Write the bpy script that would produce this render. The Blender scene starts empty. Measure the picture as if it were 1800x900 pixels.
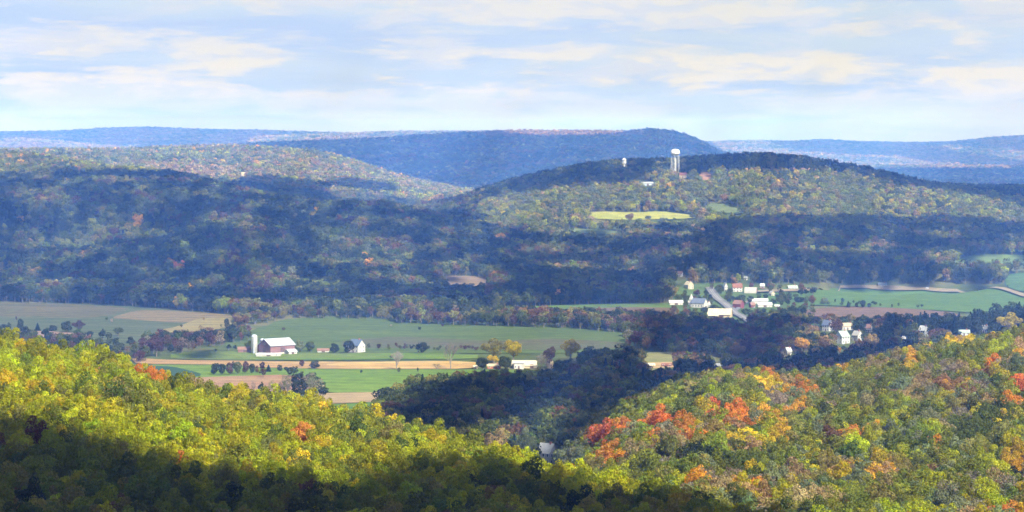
import bpy, bmesh, math, random
import numpy as np
from mathutils import Vector, Matrix
rnd = random.Random(7)
rng = np.random.default_rng(11)
sc = bpy.context.scene
COL = sc.collection

# ------------------------------------------------------------------ camera frame
H, F, CX, HY = 165.0, 5000.0, 900.0, 240.0      # eye height (m), focal length, centre, horizon (in 1800 x 900 units)
cam = bpy.data.cameras.new('camera'); camo = bpy.data.objects.new('camera', cam); COL.objects.link(camo)
camo.location = (0, 0, H); camo.rotation_euler = (math.radians(90), 0, 0)
cam.sensor_width = 36; cam.lens = F / 1800 * 36; cam.shift_y = -(450 - HY) / 1800
cam.clip_start = 1; cam.clip_end = 60000
sc.camera = camo

SUN_EL, SUN_AZ = 41.0, 148.0                      # azimuth clockwise from the view direction
se, sa = math.radians(SUN_EL), math.radians(SUN_AZ)
SUNV = np.array([math.sin(sa) * math.cos(se), math.cos(sa) * math.cos(se), math.sin(se)])

# ------------------------------------------------------------------ terrain
PXS = np.arange(-1400, 3201, 10.0)
def curve(pts, smooth=3):
    x = [p[0] for p in pts]; y = [p[1] for p in pts]
    v = np.interp(PXS, x, y)
    k = np.exp(-0.5 * (np.arange(-8, 9) / smooth) ** 2); k /= k.sum()
    return np.convolve(np.pad(v, 8, mode='edge'), k, mode='valid')
TREE = 14.0
def from_py(D, py, top=TREE):
    return H - D * (py - HY) / F - top
SKY_L = [(-1400, 545), (-300, 560), (0, 585), (60, 603), (110, 613), (160, 618), (190, 614), (230, 640), (300, 665), (350, 680), (430, 688),
         (480, 692), (560, 706), (640, 731), (700, 748), (760, 762), (820, 770), (870, 785), (930, 799), (1000, 817), (1060, 830),
         (1150, 845), (1200, 858), (1300, 880), (1400, 900), (1500, 930), (1800, 990), (3200, 1000)]
SKY_R = [(1040, 768), (1060, 742), (1100, 716), (1150, 692), (1200, 670), (1290, 652), (1330, 657), (1400, 657), (1450, 655), (1500, 640),
         (1580, 622), (1660, 600), (1720, 594), (1800, 578), (2200, 545), (3200, 520)]
CT = []
def contour(D, z=None, py=None, top=TREE, smooth=3):
    D = curve(D, 5) if isinstance(D, list) else np.full(PXS.shape, float(D))
    if py is not None: Z = from_py(D, curve(py, smooth), top)
    else: Z = curve(z, 6) if isinstance(z, list) else np.full(PXS.shape, float(z))
    CT.append((D, Z))
contour(-400, z=150); contour(-60, z=163.3); contour(6, z=163.2); contour(60, z=149); contour(300, z=96)
contour([(0, 620), (1400, 600), (1800, 580)], z=[(0, 64), (900, 60), (1300, 52), (1500, 40), (1900, 36)])
contour([(0, 1000), (300, 950), (700, 900), (1000, 830), (1200, 770), (1400, 700), (1800, 680)], py=SKY_L, smooth=1.6)
contour([(0, 1220), (700, 1120), (1000, 960), (1200, 850), (1400, 790), (1800, 760)],
        z=[(0, 22), (700, 20), (900, 20), (1000, 24), (1100, 32), (1200, 42), (1400, 38), (1800, 34)])
D6 = curve([(0, 1380), (1000, 1150), (1040, 1150), (1290, 1250), (1800, 1350), (3200, 1500)], 5)
Z6r = from_py(D6, curve(SKY_R, 1.6)); w = np.clip((PXS - 960) / 80, 0, 1)
CT.append((D6, Z6r * w + (6 + 4 * (PXS > 800)) * (1 - w)))
contour([(0, 1480), (1040, 1480), (1800, 1700)], z=[(0, 2), (1000, 1), (1800, 6)])
contour(2050, z=0); contour(2450, z=0.5)
contour([(-300, 2850), (0, 2845), (200, 2840), (300, 2760), (420, 2690), (700, 2680), (900, 2700), (1180, 2740), (1300, 3150), (1500, 3100), (1700, 3000), (1900, 2950)], z=2)
contour([(-300, 4000), (0, 4000), (200, 3880), (400, 3700), (600, 3500), (800, 3420), (1000, 3550), (1200, 3650), (1800, 3650)],
        py=[(-1400, 235), (-300, 255), (0, 264), (100, 273), (200, 294), (300, 302), (400, 322), (500, 346), (600, 364), (700, 380), (800, 400),
            (900, 412), (1050, 402), (1200, 388), (1350, 384), (1500, 390), (1650, 400), (1800, 405), (3200, 400)], smooth=2)
contour(4300, py=[(-1400, 270), (0, 288), (300, 322), (450, 340), (600, 354), (700, 369), (750, 371), (800, 352), (850, 336), (900, 319), (950, 304),
        (1000, 292), (1060, 280), (1120, 277), (1190, 277), (1290, 271), (1360, 271), (1420, 281), (1500, 295), (1600, 312), (1700, 326), (1800, 324), (2100, 330), (3200, 320)], smooth=2)
contour(5400, py=[(-1400, 255), (0, 268), (200, 266), (300, 277), (450, 290), (600, 314), (700, 324), (800, 345), (900, 360), (1100, 365), (3200, 365)])
contour(6300, py=[(-1400, 250), (0, 264), (200, 265), (300, 259), (400, 256), (500, 261), (560, 266), (620, 281), (680, 304), (750, 321), (820, 335), (900, 352), (3200, 355)])
contour(6900, z=24)
contour(9000, py=[(-1400, 290), (0, 275), (200, 268), (300, 263), (400, 258), (480, 252), (600, 248), (700, 243), (800, 236), (900, 232), (1000, 232), (1100, 233),
        (1150, 228), (1200, 236), (1240, 254), (1275, 273), (1320, 292), (1500, 315), (3200, 320)], smooth=1.2)
contour(10300, z=40)
contour(11500, py=[(-1400, 240), (0, 247), (50, 248), (100, 254), (150, 262), (220, 268), (400, 262), (450, 253), (500, 247), (570, 240), (620, 237), (700, 234), (800, 234),
        (900, 237), (1000, 246), (1200, 268), (1300, 285), (1800, 305), (3200, 310)], smooth=1.5)
contour(14500, py=[(-1400, 232), (0, 238), (100, 236), (170, 230), (250, 226), (330, 229), (450, 232), (570, 237), (700, 241), (900, 246), (1200, 253), (1250, 252), (1300, 249),
        (1400, 251), (1440, 247), (1500, 251), (1620, 253), (1680, 251), (1740, 244), (1800, 241), (2100, 239), (3200, 245)], smooth=1.2)
contour(17500, z=0); contour(30000, z=0)
CD = np.array([c[0] for c in CT]); CZ = np.array([c[1] for c in CT])        # (contour, px)
dD = np.diff(CD, axis=0); sl = np.diff(CZ, axis=0) / dD
M = np.zeros_like(CZ)
a, b = sl[:-1], sl[1:]; w1 = 2 * dD[1:] + dD[:-1]; w2 = dD[1:] + 2 * dD[:-1]
with np.errstate(divide='ignore', invalid='ignore'):
    m = (w1 + w2) / (w1 / a + w2 / b)
M[1:-1] = np.where(a * b > 0, m, 0)
def h0(px, D):
    px = np.clip(px, PXS[0], PXS[-1] - 1e-6); f = (px - PXS[0]) / 10.0
    i = np.minimum(f.astype(int), len(PXS) - 2); t = f - i
    cd = CD[:, i] * (1 - t) + CD[:, i + 1] * t; cz = CZ[:, i] * (1 - t) + CZ[:, i + 1] * t; cm = M[:, i] * (1 - t) + M[:, i + 1] * t
    k = np.clip((cd <= D).sum(axis=0) - 1, 0, len(CD) - 2); ar = np.arange(len(k))
    d0, d1, z0, z1, m0, m1 = cd[k, ar], cd[k + 1, ar], cz[k, ar], cz[k + 1, ar], cm[k, ar], cm[k + 1, ar]
    hh = d1 - d0; s = (D - d0) / hh
    return ((1 + 2 * s) * (1 - s) ** 2) * z0 + s * (1 - s) ** 2 * hh * m0 + s * s * (3 - 2 * s) * z1 + s * s * (s - 1) * hh * m1
def wave(x, y, L, seed):
    r = np.random.default_rng(seed); v = 0
    for k in range(5):
        th = r.uniform(0, math.pi); ph = r.uniform(0, 6.28); l = L * r.uniform(.6, 1.5)
        v = v + np.sin((x * math.cos(th) + y * math.sin(th)) * 6.283 / l + ph)
    return v / 2.2
def height(x, y):
    x = np.atleast_1d(np.asarray(x, float)); y = np.atleast_1d(np.asarray(y, float))
    px = CX + F * x / np.maximum(y + 0.0, 120.0)
    z = h0(px, y)
    def ss(a_, b_, v): t = np.clip((v - a_) / (b_ - a_), 0, 1); return t * t * (3 - 2 * t)
    z += wave(x, y, 170, 3) * 1.3 * ss(1450, 1600, y) * (1 - ss(2700, 2900, y))
    z += wave(x, y, 300, 4) * (4.0 + 7 * (1 - ss(3300, 3700, y))) * ss(2750, 3150, y) * (1 - ss(5000, 6000, y))
    z += wave(x, y, 900, 5) * 8 * ss(6500, 7400, y) * (1 - ss(8600, 9000, y))
    z += wave(x, y, 1100, 6) * 10 * ss(11600, 12500, y) * (1 - ss(13900, 14400, y))
    return z
def proj(x, y, z): return CX + F * x / y, HY + F * (H - z) / y
def place(px, py, dmin=1400, dmax=17000, lift=0.0):
    """first ground point seen through (px, py) beyond dmin"""
    D = dmin * np.exp(np.arange(0, math.log(dmax / dmin), 0.0006)); x = (px - CX) / F * D
    z = height(x, D); ray = H - D * (py - HY) / F
    hit = np.nonzero(z + lift >= ray)[0]
    k = hit[0] if len(hit) else int(np.argmin(ray - z))
    return float(x[k]), float(D[k]), float(z[k])
def zat(x, y): return float(height(x, y)[0])

# ------------------------------------------------------------------ materials
def new_mat(name):
    m = bpy.data.materials.new(name); m.use_nodes = True
    nt = m.node_tree; b = nt.nodes['Principled BSDF']; b.inputs['Specular IOR Level'].default_value = 0.25
    return m, nt, b
def plain(name, col, rough=0.7, metal=0.0, noise=0.25, scale=0.6, spec=0.3):
    m, nt, b = new_mat(name); b.inputs['Roughness'].default_value = rough; b.inputs['Metallic'].default_value = metal
    b.inputs['Specular IOR Level'].default_value = spec
    tc = nt.nodes.new('ShaderNodeTexCoord'); n = nt.nodes.new('ShaderNodeTexNoise'); n.inputs['Scale'].default_value = scale; n.inputs['Detail'].default_value = 5
    nt.links.new(tc.outputs['Object'], n.inputs['Vector'])
    mr = nt.nodes.new('ShaderNodeMapRange'); mr.inputs['From Min'].default_value = .3; mr.inputs['From Max'].default_value = .7
    mr.inputs['To Min'].default_value = 1 - noise; mr.inputs['To Max'].default_value = 1 + noise * .5
    nt.links.new(n.outputs['Fac'], mr.inputs['Value'])
    mx = nt.nodes.new('ShaderNodeVectorMath'); mx.operation = 'SCALE'; mx.inputs[0].default_value = col
    nt.links.new(mr.outputs[0], mx.inputs['Scale']); nt.links.new(mx.outputs[0], b.inputs['Base Color'])
    return m
def ribbed(name, col, pitch=0.5, rough=0.55, axis='X', depth=0.25, noise=.2):
    m = plain(name, col, rough, noise=noise, scale=.4); nt = m.node_tree; b = nt.nodes['Principled BSDF']
    tc = nt.nodes.new('ShaderNodeTexCoord'); w = nt.nodes.new('ShaderNodeTexWave'); w.bands_direction = axis
    w.inputs['Scale'].default_value = 0.314 / pitch; nt.links.new(tc.outputs['Object'], w.inputs['Vector'])
    bp = nt.nodes.new('ShaderNodeBump'); bp.inputs['Strength'].default_value = .6; bp.inputs['Distance'].default_value = depth * .2
    nt.links.new(w.outputs['Fac'], bp.inputs['Height']); nt.links.new(bp.outputs[0], b.inputs['Normal'])
    return m
def leaf_mat(name, inst):
    m, nt, b = new_mat(name)
    if inst:
        a_ = nt.nodes.new('ShaderNodeAttribute'); a_.attribute_type = 'INSTANCER'; a_.attribute_name = 'col'; c = a_.outputs['Color']
    else:
        a_ = nt.nodes.new('ShaderNodeObjectInfo'); c = a_.outputs['Color']
    t = nt.nodes.new('ShaderNodeAttribute'); t.attribute_name = 'tint'
    sep = nt.nodes.new('ShaderNodeSeparateColor'); nt.links.new(t.outputs['Color'], sep.inputs[0])
    sc_ = nt.nodes.new('ShaderNodeVectorMath'); sc_.operation = 'SCALE'; nt.links.new(c, sc_.inputs[0]); nt.links.new(sep.outputs[0], sc_.inputs['Scale'])
    hs = nt.nodes.new('ShaderNodeHueSaturation'); nt.links.new(sc_.outputs[0], hs.inputs['Color']); nt.links.new(sep.outputs[1], hs.inputs['Hue'])
    b.inputs['Roughness'].default_value = .6; b.inputs['Specular IOR Level'].default_value = .15
    nt.links.new(hs.outputs[0], b.inputs['Base Color'])
    tr = nt.nodes.new('ShaderNodeBsdfTranslucent'); nt.links.new(hs.outputs[0], tr.inputs['Color'])
    mix = nt.nodes.new('ShaderNodeMixShader'); mix.inputs[0].default_value = .34
    nt.links.new(b.outputs[0], mix.inputs[1]); nt.links.new(tr.outputs[0], mix.inputs[2])
    nt.links.new(mix.outputs[0], nt.nodes['Material Output'].inputs['Surface'])
    return m
LEAF_I = leaf_mat('foliage_of_woods', True); LEAF_O = leaf_mat('foliage_of_single_tree', False)
BARK = plain('bark', (.19, .165, .135), .9, noise=.4, scale=3); BARKG = plain('pale_bark', (.22, .19, .16), .9, noise=.3, scale=3)

def ground_mat():
    m, nt, b = new_mat('meadow_and_forest_floor'); b.inputs['Roughness'].default_value = .95; b.inputs['Specular IOR Level'].default_value = .05
    g = nt.nodes.new('ShaderNodeNewGeometry')
    def noise(scale, detail=6):
        n = nt.nodes.new('ShaderNodeTexNoise'); n.inputs['Scale'].default_value = scale; n.inputs['Detail'].default_value = detail
        nt.links.new(g.outputs['Position'], n.inputs['Vector']); return n.outputs['Fac']
    r = nt.nodes.new('ShaderNodeValToRGB'); r.color_ramp.elements[0].position = .35; r.color_ramp.elements[0].color = (.055, .075, .025, 1)
    r.color_ramp.elements[1].position = .65; r.color_ramp.elements[1].color = (.13, .13, .055, 1)
    e = r.color_ramp.elements.new(.5); e.color = (.075, .105, .035, 1)
    nt.links.new(noise(.012), r.inputs[0])
    r2 = nt.nodes.new('ShaderNodeValToRGB'); r2.color_ramp.elements[0].color = (.6, .6, .6, 1); r2.color_ramp.elements[1].color = (1.3, 1.25, 1.2, 1)
    nt.links.new(noise(.15, 8), r2.inputs[0])
    mu = nt.nodes.new('ShaderNodeMix'); mu.data_type = 'RGBA'; mu.blend_type = 'MULTIPLY'; mu.inputs[0].default_value = 1
    nt.links.new(r.outputs[0], mu.inputs[6]); nt.links.new(r2.outputs[0], mu.inputs[7]); nt.links.new(mu.outputs[2], b.inputs['Base Color'])
    return m
def field_mat(name, c1, c2, rot=0.0, stripe=.12, pitch=17.0):
    """mown or tilled field: two tones in long drifts, with faint working rows"""
    m, nt, b = new_mat(name); b.inputs['Roughness'].default_value = .95; b.inputs['Specular IOR Level'].default_value = .05
    g = nt.nodes.new('ShaderNodeNewGeometry'); mp = nt.nodes.new('ShaderNodeMapping')
    mp.inputs['Rotation'].default_value = (0, 0, rot); mp.inputs['Scale'].default_value = (.004, .02, .02)
    nt.links.new(g.outputs['Position'], mp.inputs[0])
    n = nt.nodes.new('ShaderNodeTexNoise'); n.inputs['Scale'].default_value = 1.6; n.inputs['Detail'].default_value = 7; n.inputs['Roughness'].default_value = .6
    nt.links.new(mp.outputs[0], n.inputs['Vector'])
    r = nt.nodes.new('ShaderNodeValToRGB'); r.color_ramp.elements[0].position = .36; r.color_ramp.elements[1].position = .64
    r.color_ramp.elements[0].color = (*c1, 1); r.color_ramp.elements[1].color = (*c2, 1); nt.links.new(n.outputs['Fac'], r.inputs[0])
    n2 = nt.nodes.new('ShaderNodeTexNoise'); n2.inputs['Scale'].default_value = .09; n2.inputs['Detail'].default_value = 6; nt.links.new(g.outputs['Position'], n2.inputs['Vector'])
    mp2 = nt.nodes.new('ShaderNodeMapping'); mp2.inputs['Rotation'].default_value = (0, 0, rot + .05); nt.links.new(g.outputs['Position'], mp2.inputs[0])
    w = nt.nodes.new('ShaderNodeTexWave'); w.bands_direction = 'Y'; w.inputs['Scale'].default_value = .314 / pitch; w.inputs['Distortion'].default_value = 1.5; w.inputs['Detail'].default_value = 2
    nt.links.new(mp2.outputs[0], w.inputs['Vector'])
    ad = nt.nodes.new('ShaderNodeMath'); ad.operation = 'MULTIPLY_ADD'; ad.inputs[1].default_value = stripe; ad.inputs[2].default_value = 1 - stripe * .5 - .42
    nt.links.new(w.outputs['Fac'], ad.inputs[0])
    a2 = nt.nodes.new('ShaderNodeMath'); a2.operation = 'MULTIPLY_ADD'; a2.inputs[1].default_value = .85; nt.links.new(n2.outputs['Fac'], a2.inputs[0]); nt.links.new(ad.outputs[0], a2.inputs[2])
    sc_ = nt.nodes.new('ShaderNodeVectorMath'); sc_.operation = 'SCALE'; nt.links.new(r.outputs[0], sc_.inputs[0]); nt.links.new(a2.outputs[0], sc_.inputs['Scale'])
    nt.links.new(sc_.outputs[0], b.inputs['Base Color'])
    return m

# ------------------------------------------------------------------ object helpers
def tag(o, label=None, cat=None, group=None, kind=None):
    for k, v in (('label', label), ('category', cat), ('group', group), ('kind', kind)):
        if v: o[k] = v
    return o
def mesh_obj(name, verts, faces, mat, parent=None, smooth=False, mats=None, midx=None):
    me = bpy.data.meshes.new(name); me.from_pydata([tuple(v) for v in verts], [], [tuple(f) for f in faces])
    for m_ in (mats or [mat]): me.materials.append(m_)
    if midx is not None: me.polygons.foreach_set('material_index', midx)
    if smooth: me.polygons.foreach_set('use_smooth', [True] * len(me.polygons))
    me.update(); o = bpy.data.objects.new(name, me); COL.objects.link(o)
    if parent: o.parent = parent
    return o
def quad_mesh(name, V, Q, mats, smooth=False):
    """fast mesh from numpy arrays (quads)"""
    me = bpy.data.meshes.new(name); n = len(Q); k = Q.shape[1]
    me.vertices.add(len(V)); me.vertices.foreach_set('co', V.astype(np.float32).ravel())
    me.loops.add(n * k); me.loops.foreach_set('vertex_index', Q.astype(np.int32).ravel())
    me.polygons.add(n); me.polygons.foreach_set('loop_start', np.arange(0, n * k, k, dtype=np.int32))
    me.polygons.foreach_set('loop_total', np.full(n, k, dtype=np.int32))
    for m_ in mats: me.materials.append(m_)
    if smooth: me.polygons.foreach_set('use_smooth', np.ones(n, dtype=bool))
    me.update(calc_edges=True); return me
def empty(name, loc, rz=0.0, label=None, cat=None, group=None):
    o = bpy.data.objects.new(name, None); COL.objects.link(o); o.location = loc; o.rotation_euler = (0, 0, rz); o.empty_display_size = 1
    return tag(o, label, cat, group)
class MB:
    def __init__(s): s.v = []; s.f = []
    def add(s, v, f):
        n = len(s.v); s.v += [tuple(p) for p in v]; s.f += [tuple(i + n for i in q) for q in f]; return s
    def box(s, x0, x1, y0, y1, z0, z1):
        return s.add([(x0, y0, z0), (x1, y0, z0), (x1, y1, z0), (x0, y1, z0), (x0, y0, z1), (x1, y0, z1), (x1, y1, z1), (x0, y1, z1)],
                     [(0, 3, 2, 1), (4, 5, 6, 7), (0, 1, 5, 4), (1, 2, 6, 5), (2, 3, 7, 6), (3, 0, 4, 7)])
    def tube(s, p, q, r0, r1, n=8, cap=True):
        p = Vector(p); q = Vector(q); d = (q - p).normalized(); u = d.orthogonal().normalized(); w = d.cross(u)
        vs = [p + (u * math.cos(6.2832 * i / n) + w * math.sin(6.2832 * i / n)) * r0 for i in range(n)] + \
             [q + (u * math.cos(6.2832 * i / n) + w * math.sin(6.2832 * i / n)) * r1 for i in range(n)]
        fs = [(i, (i + 1) % n, n + (i + 1) % n, n + i) for i in range(n)]
        if cap: fs += [tuple(range(n - 1, -1, -1)), tuple(range(n, 2 * n))]
        return s.add(vs, fs)
    def lathe(s, prof, n=24, cx=0, cy=0):
        vs = [(cx + r * math.cos(6.2832 * i / n), cy + r * math.sin(6.2832 * i / n), z) for r, z in prof for i in range(n)]
        fs = [(k * n + i, k * n + (i + 1) % n, (k + 1) * n + (i + 1) % n, (k + 1) * n + i) for k in range(len(prof) - 1) for i in range(n)]
        if prof[0][0] > .01: fs.append(tuple(range(n - 1, -1, -1)))
        return s.add(vs, fs)
    def prism(s, poly, x0, x1):
        """polygon in (y, z) extruded along x"""
        n = len(poly); vs = [(x0, y, z) for y, z in poly] + [(x1, y, z) for y, z in poly]
        return s.add(vs, [tuple(range(n - 1, -1, -1)), tuple(range(n, 2 * n))] + [(i, (i + 1) % n, n + (i + 1) % n, n + i) for i in range(n)])
    def build(s, name, mat, parent=None, smooth=False): return mesh_obj(name, s.v, s.f, mat, parent, smooth)

# ------------------------------------------------------------------ ground sheet
def build_ground():
    D = [-400, -200, -60, -30, 0, 20, 40, 60, 90]
    while D[-1] < 29000: D.append(D[-1] * 1.0075 if D[-1] > 500 else D[-1] + 6 + D[-1] * .02)
    D = np.array(D); px = np.concatenate([np.arange(-1400, -100, 25), np.arange(-100, 1900, 8), np.arange(1900, 3201, 25)]).astype(float)
    P, DD = np.meshgrid(px, D); Y = DD; X = (P - CX) / F * np.maximum(DD, 120) * np.where(DD < 600, 1 + (600 - DD) / 300, 1)
    X = X.ravel(); Y = Y.ravel(); Z = height(X, Y); n = len(px)
    i, j = np.meshgrid(np.arange(n - 1), np.arange(len(D) - 1)); a_ = (j * n + i).ravel()
    Q = np.stack([a_, a_ + 1, a_ + n + 1, a_ + n], 1)
    me = quad_mesh('ground', np.stack([X, Y, Z], 1), Q, [ground_mat()], True)
    o = bpy.data.objects.new('ground', me); COL.objects.link(o); tag(o, kind='structure')
build_ground()

# ------------------------------------------------------------------ fields and roads
def chaikin(P, it=1):
    for _ in range(it):
        Q = []
        for i in range(len(P)):
            a_, b_ = np.array(P[i]), np.array(P[(i + 1) % len(P)]); Q += [tuple(a_ * .82 + b_ * .18), tuple(a_ * .18 + b_ * .82)]
        P = Q
    return P
FIELDS = []          # world outlines, used to keep trees off the fields
def sheet(name, W, mat, lift, step=16.0):
    bm = bmesh.new(); vs = [bm.verts.new((x, y, 0)) for x, y in W]
    bm.faces.new(vs); xs = [p[0] for p in W]; ys = [p[1] for p in W]
    for lo, hi, nrm in ((min(xs), max(xs), (1, 0, 0)), (min(ys), max(ys), (0, 1, 0))):
        k = lo + step
        while k < hi - 1:
            bmesh.ops.bisect_plane(bm, geom=bm.verts[:] + bm.edges[:] + bm.faces[:], plane_co=(k * nrm[0], k * nrm[1], 0), plane_no=nrm); k += step
    bmesh.ops.triangulate(bm, faces=bm.faces[:])
    co = np.array([v.co[:] for v in bm.verts]); z = height(co[:, 0], co[:, 1]) + lift
    for v, zz in zip(bm.verts, z): v.co.z = zz
    bmesh.ops.recalc_face_normals(bm, faces=bm.faces[:])
    for f_ in bm.faces:
        if f_.normal.z < 0: f_.normal_flip()
    me = bpy.data.meshes.new(name); bm.to_mesh(me); bm.free(); me.materials.append(mat)
    for p in me.polygons: p.use_smooth = True
    o = bpy.data.objects.new(name, me); COL.objects.link(o); tag(o, kind='structure'); return o
NL = [0]
def field(poly, c1, c2, rot=0.0, stripe=.4, dmin=1500, name='crop_field', step=18, lift=None, pitch=17.0):
    W = []; c1 = tuple(v * .62 for v in c1); c2 = tuple(v * .62 for v in c2)
    for px, py in chaikin(poly):
        x, y, z = place(px, py, dmin); W.append((x, y))
    FIELDS.append(W); NL[0] += 1
    return sheet(name, W, field_mat('%s_%d' % (name, NL[0]), c1, c2, rot, stripe, pitch), lift if lift else .25 + .03 * NL[0], step)
GRN, GRN2, PAS, PAS2 = (.135, .235, .032), (.19, .29, .045), (.09, .14, .04), (.13, .185, .05)
TAN, TAN2, BRN, BRN2, GOLD = (.40, .30, .17), (.47, .36, .22), (.19, .11, .085), (.25, .15, .11), (.56, .38, .12)
field([(-60, 533), (120, 533), (260, 541), (430, 556), (440, 572), (400, 600), (290, 618), (100, 640), (-60, 640)], (.085, .12, .05), (.13, .15, .07), .2, dmin=2000, name='pasture')
field([(-60, 534), (110, 534), (230, 541), (215, 552), (150, 560), (-60, 556)], (.11, .115, .05), (.17, .15, .07), .1, dmin=2000, name='pasture')
field([(190, 560), (240, 546), (300, 546), (425, 556), (400, 566), (300, 568), (250, 563)], (.20, .17, .09), (.25, .20, .10), .3, dmin=2000)
field([(270, 585), (320, 572), (350, 560), (420, 557), (415, 572), (360, 588), (300, 590)], (.24, .22, .08), (.34, .28, .12), .2, dmin=2000)
field([(0, 582), (70, 582), (160, 588), (130, 596), (60, 600), (0, 598)], (.28, .2, .15), (.32, .23, .17), dmin=2000)
field([(395, 600), (440, 583), (490, 563), (560, 558), (700, 563), (850, 568), (1000, 573), (1108, 581), (1118, 612), (1000, 622), (840, 622), (540, 628), (395, 612)], PAS, PAS2, .1, .12, 1800, 'pasture')  # dulled base colour stands in for part shade over the big pasture
field([(600, 600), (700, 592), (860, 600), (980, 596), (1110, 604), (1100, 614), (860, 616), (600, 612)], (.13, .12, .075), (.12, .15, .07), .1, .1, 1800, 'pasture')
field([(300, 622), (380, 618), (560, 622), (840, 623), (840, 633), (560, 634), (300, 633)], GRN, (.2, .25, .08), 0, .1, 1800)
field([(230, 630), (300, 634), (460, 636), (640, 637), (836, 636), (836, 650), (640, 650), (470, 648), (400, 642), (240, 641)], (.42, .27, .13), (.48, .33, .15), 0, .15, 1800)
field([(560, 642), (640, 637), (836, 636), (836, 649), (640, 649)], (.52, .34, .13), (.60, .44, .18), 0, .15, 1800)
field([(240, 642), (400, 643), (470, 649), (836, 651), (1000, 653), (1000, 672), (840, 680), (760, 692), (560, 692), (330, 664), (240, 656)], GRN, GRN2, .1, .12, 1700)
field([(255, 645), (300, 645), (355, 658), (350, 664), (255, 660)], (.05, .11, .07), (.06, .12, .07), 0, .05, 1700)
field([(300, 667), (400, 663), (510, 660), (560, 672), (560, 684), (420, 700), (300, 700)], (.36, .2, .13), (.4, .27, .16), .2, .15, 1650)
field([(535, 694), (640, 691), (760, 691), (860, 686), (860, 700), (740, 704), (600, 711), (535, 712)], TAN, TAN2, .1, .15, 1500)
field([(540, 713), (600, 712), (760, 704), (900, 700), (860, 740), (700, 760), (560, 760)], (.10, .2, .045), GRN, 0, .1, 1450)
field([(860, 543), (1000, 537), (1180, 534), (1235, 540), (1230, 558), (1000, 556), (880, 552)], (.11, .17, .07), GRN, 0, .1, 2000)
field([(1000, 545), (1100, 541), (1230, 544), (1235, 560), (1000, 560)], (.17, .125, .085), (.2, .145, .10), 0, .1, 2000)
field([(1185, 510), (1230, 498), (1300, 500), (1345, 512), (1420, 520), (1430, 570), (1330, 575), (1220, 568), (1180, 545)], (.09, .15, .05), (.12, .19, .06), 0, .08, 2000, 'lawn')
field([(1330, 518), (1490, 506), (1650, 510), (1830, 524), (1790, 545), (1760, 556), (1700, 550), (1550, 541), (1340, 536)], (.10, .19, .05), (.125, .215, .06), .1, .1, 2000)
field([(1330, 514), (1420, 511), (1490, 504), (1560, 505), (1650, 509), (1830, 521), (1830, 527), (1650, 514), (1490, 509), (1420, 515), (1330, 517)], (.33, .28, .19), (.38, .32, .22), 0, .02, 2000, 'farm_track', 8, 2.2)
field([(1395, 548), (1480, 540), (1600, 544), (1690, 552), (1690, 570), (1560, 563), (1420, 557)], (.185, .13, .095), (.215, .15, .105), 0, .1, 2000)
field([(1420, 559), (1560, 565), (1690, 572), (1690, 590), (1420, 575)], (.09, .17, .07), (.12, .19, .08), 0, .1, 2000)
field([(1120, 622), (1240, 620), (1300, 625), (1300, 650), (1120, 655)], (.22, .24, .09), (.28, .27, .12), 0, .1, 1800)
field([(1120, 640), (1200, 638), (1200, 648), (1120, 650)], (.5, .36, .2), (.55, .38, .22), 0, .1, 1800)
field([(1330, 612), (1385, 612), (1390, 630), (1330, 630)], (.2, .2, .1), (.26, .22, .15), 0, .1, 1800)
field([(1655, 462), (1720, 448), (1800, 450), (1860, 456), (1860, 466), (1720, 464)], (.13, .22, .08), (.17, .25, .09), 0, .08, 2700, 'meadow_clearing')
field([(1765, 486), (1800, 480), (1860, 482), (1860, 518), (1775, 512)], (.09, .19, .08), (.11, .2, .08), 0, .08, 2700, 'meadow_clearing')
field([(1035, 376), (1060, 373), (1110, 375), (1160, 373), (1215, 379), (1225, 385), (1170, 387), (1100, 388), (1040, 386)], (.34, .39, .08), (.42, .42, .10), 0, .1, 2900, 'meadow_clearing', 14)
field([(985, 404), (1010, 403), (1090, 408), (1095, 414), (1000, 410)], (.18, .25, .11), (.22, .27, .13), 0, .1, 2900, 'meadow_clearing', 14)
field([(1232, 363), (1262, 357), (1298, 368), (1318, 376), (1300, 379), (1255, 373)], (.15, .21, .10), (.19, .24, .11), 0, .1, 2900, 'meadow_clearing', 14)
field([(1228, 305), (1250, 304), (1250, 319), (1230, 319)], (.55, .32, .2), (.6, .36, .24), 0, .1, 2900, 'meadow_clearing', 14)
field([(1258, 301), (1290, 297), (1440, 297), (1440, 301), (1290, 303)], (.55, .34, .22), (.6, .38, .26), 0, .1, 2900, 'meadow_clearing', 14)
field([(770, 490), (830, 486), (865, 494), (860, 506), (780, 504)], (.22, .17, .11), (.3, .22, .13), 0, .1, 2500, 'meadow_clearing', 14)

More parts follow.
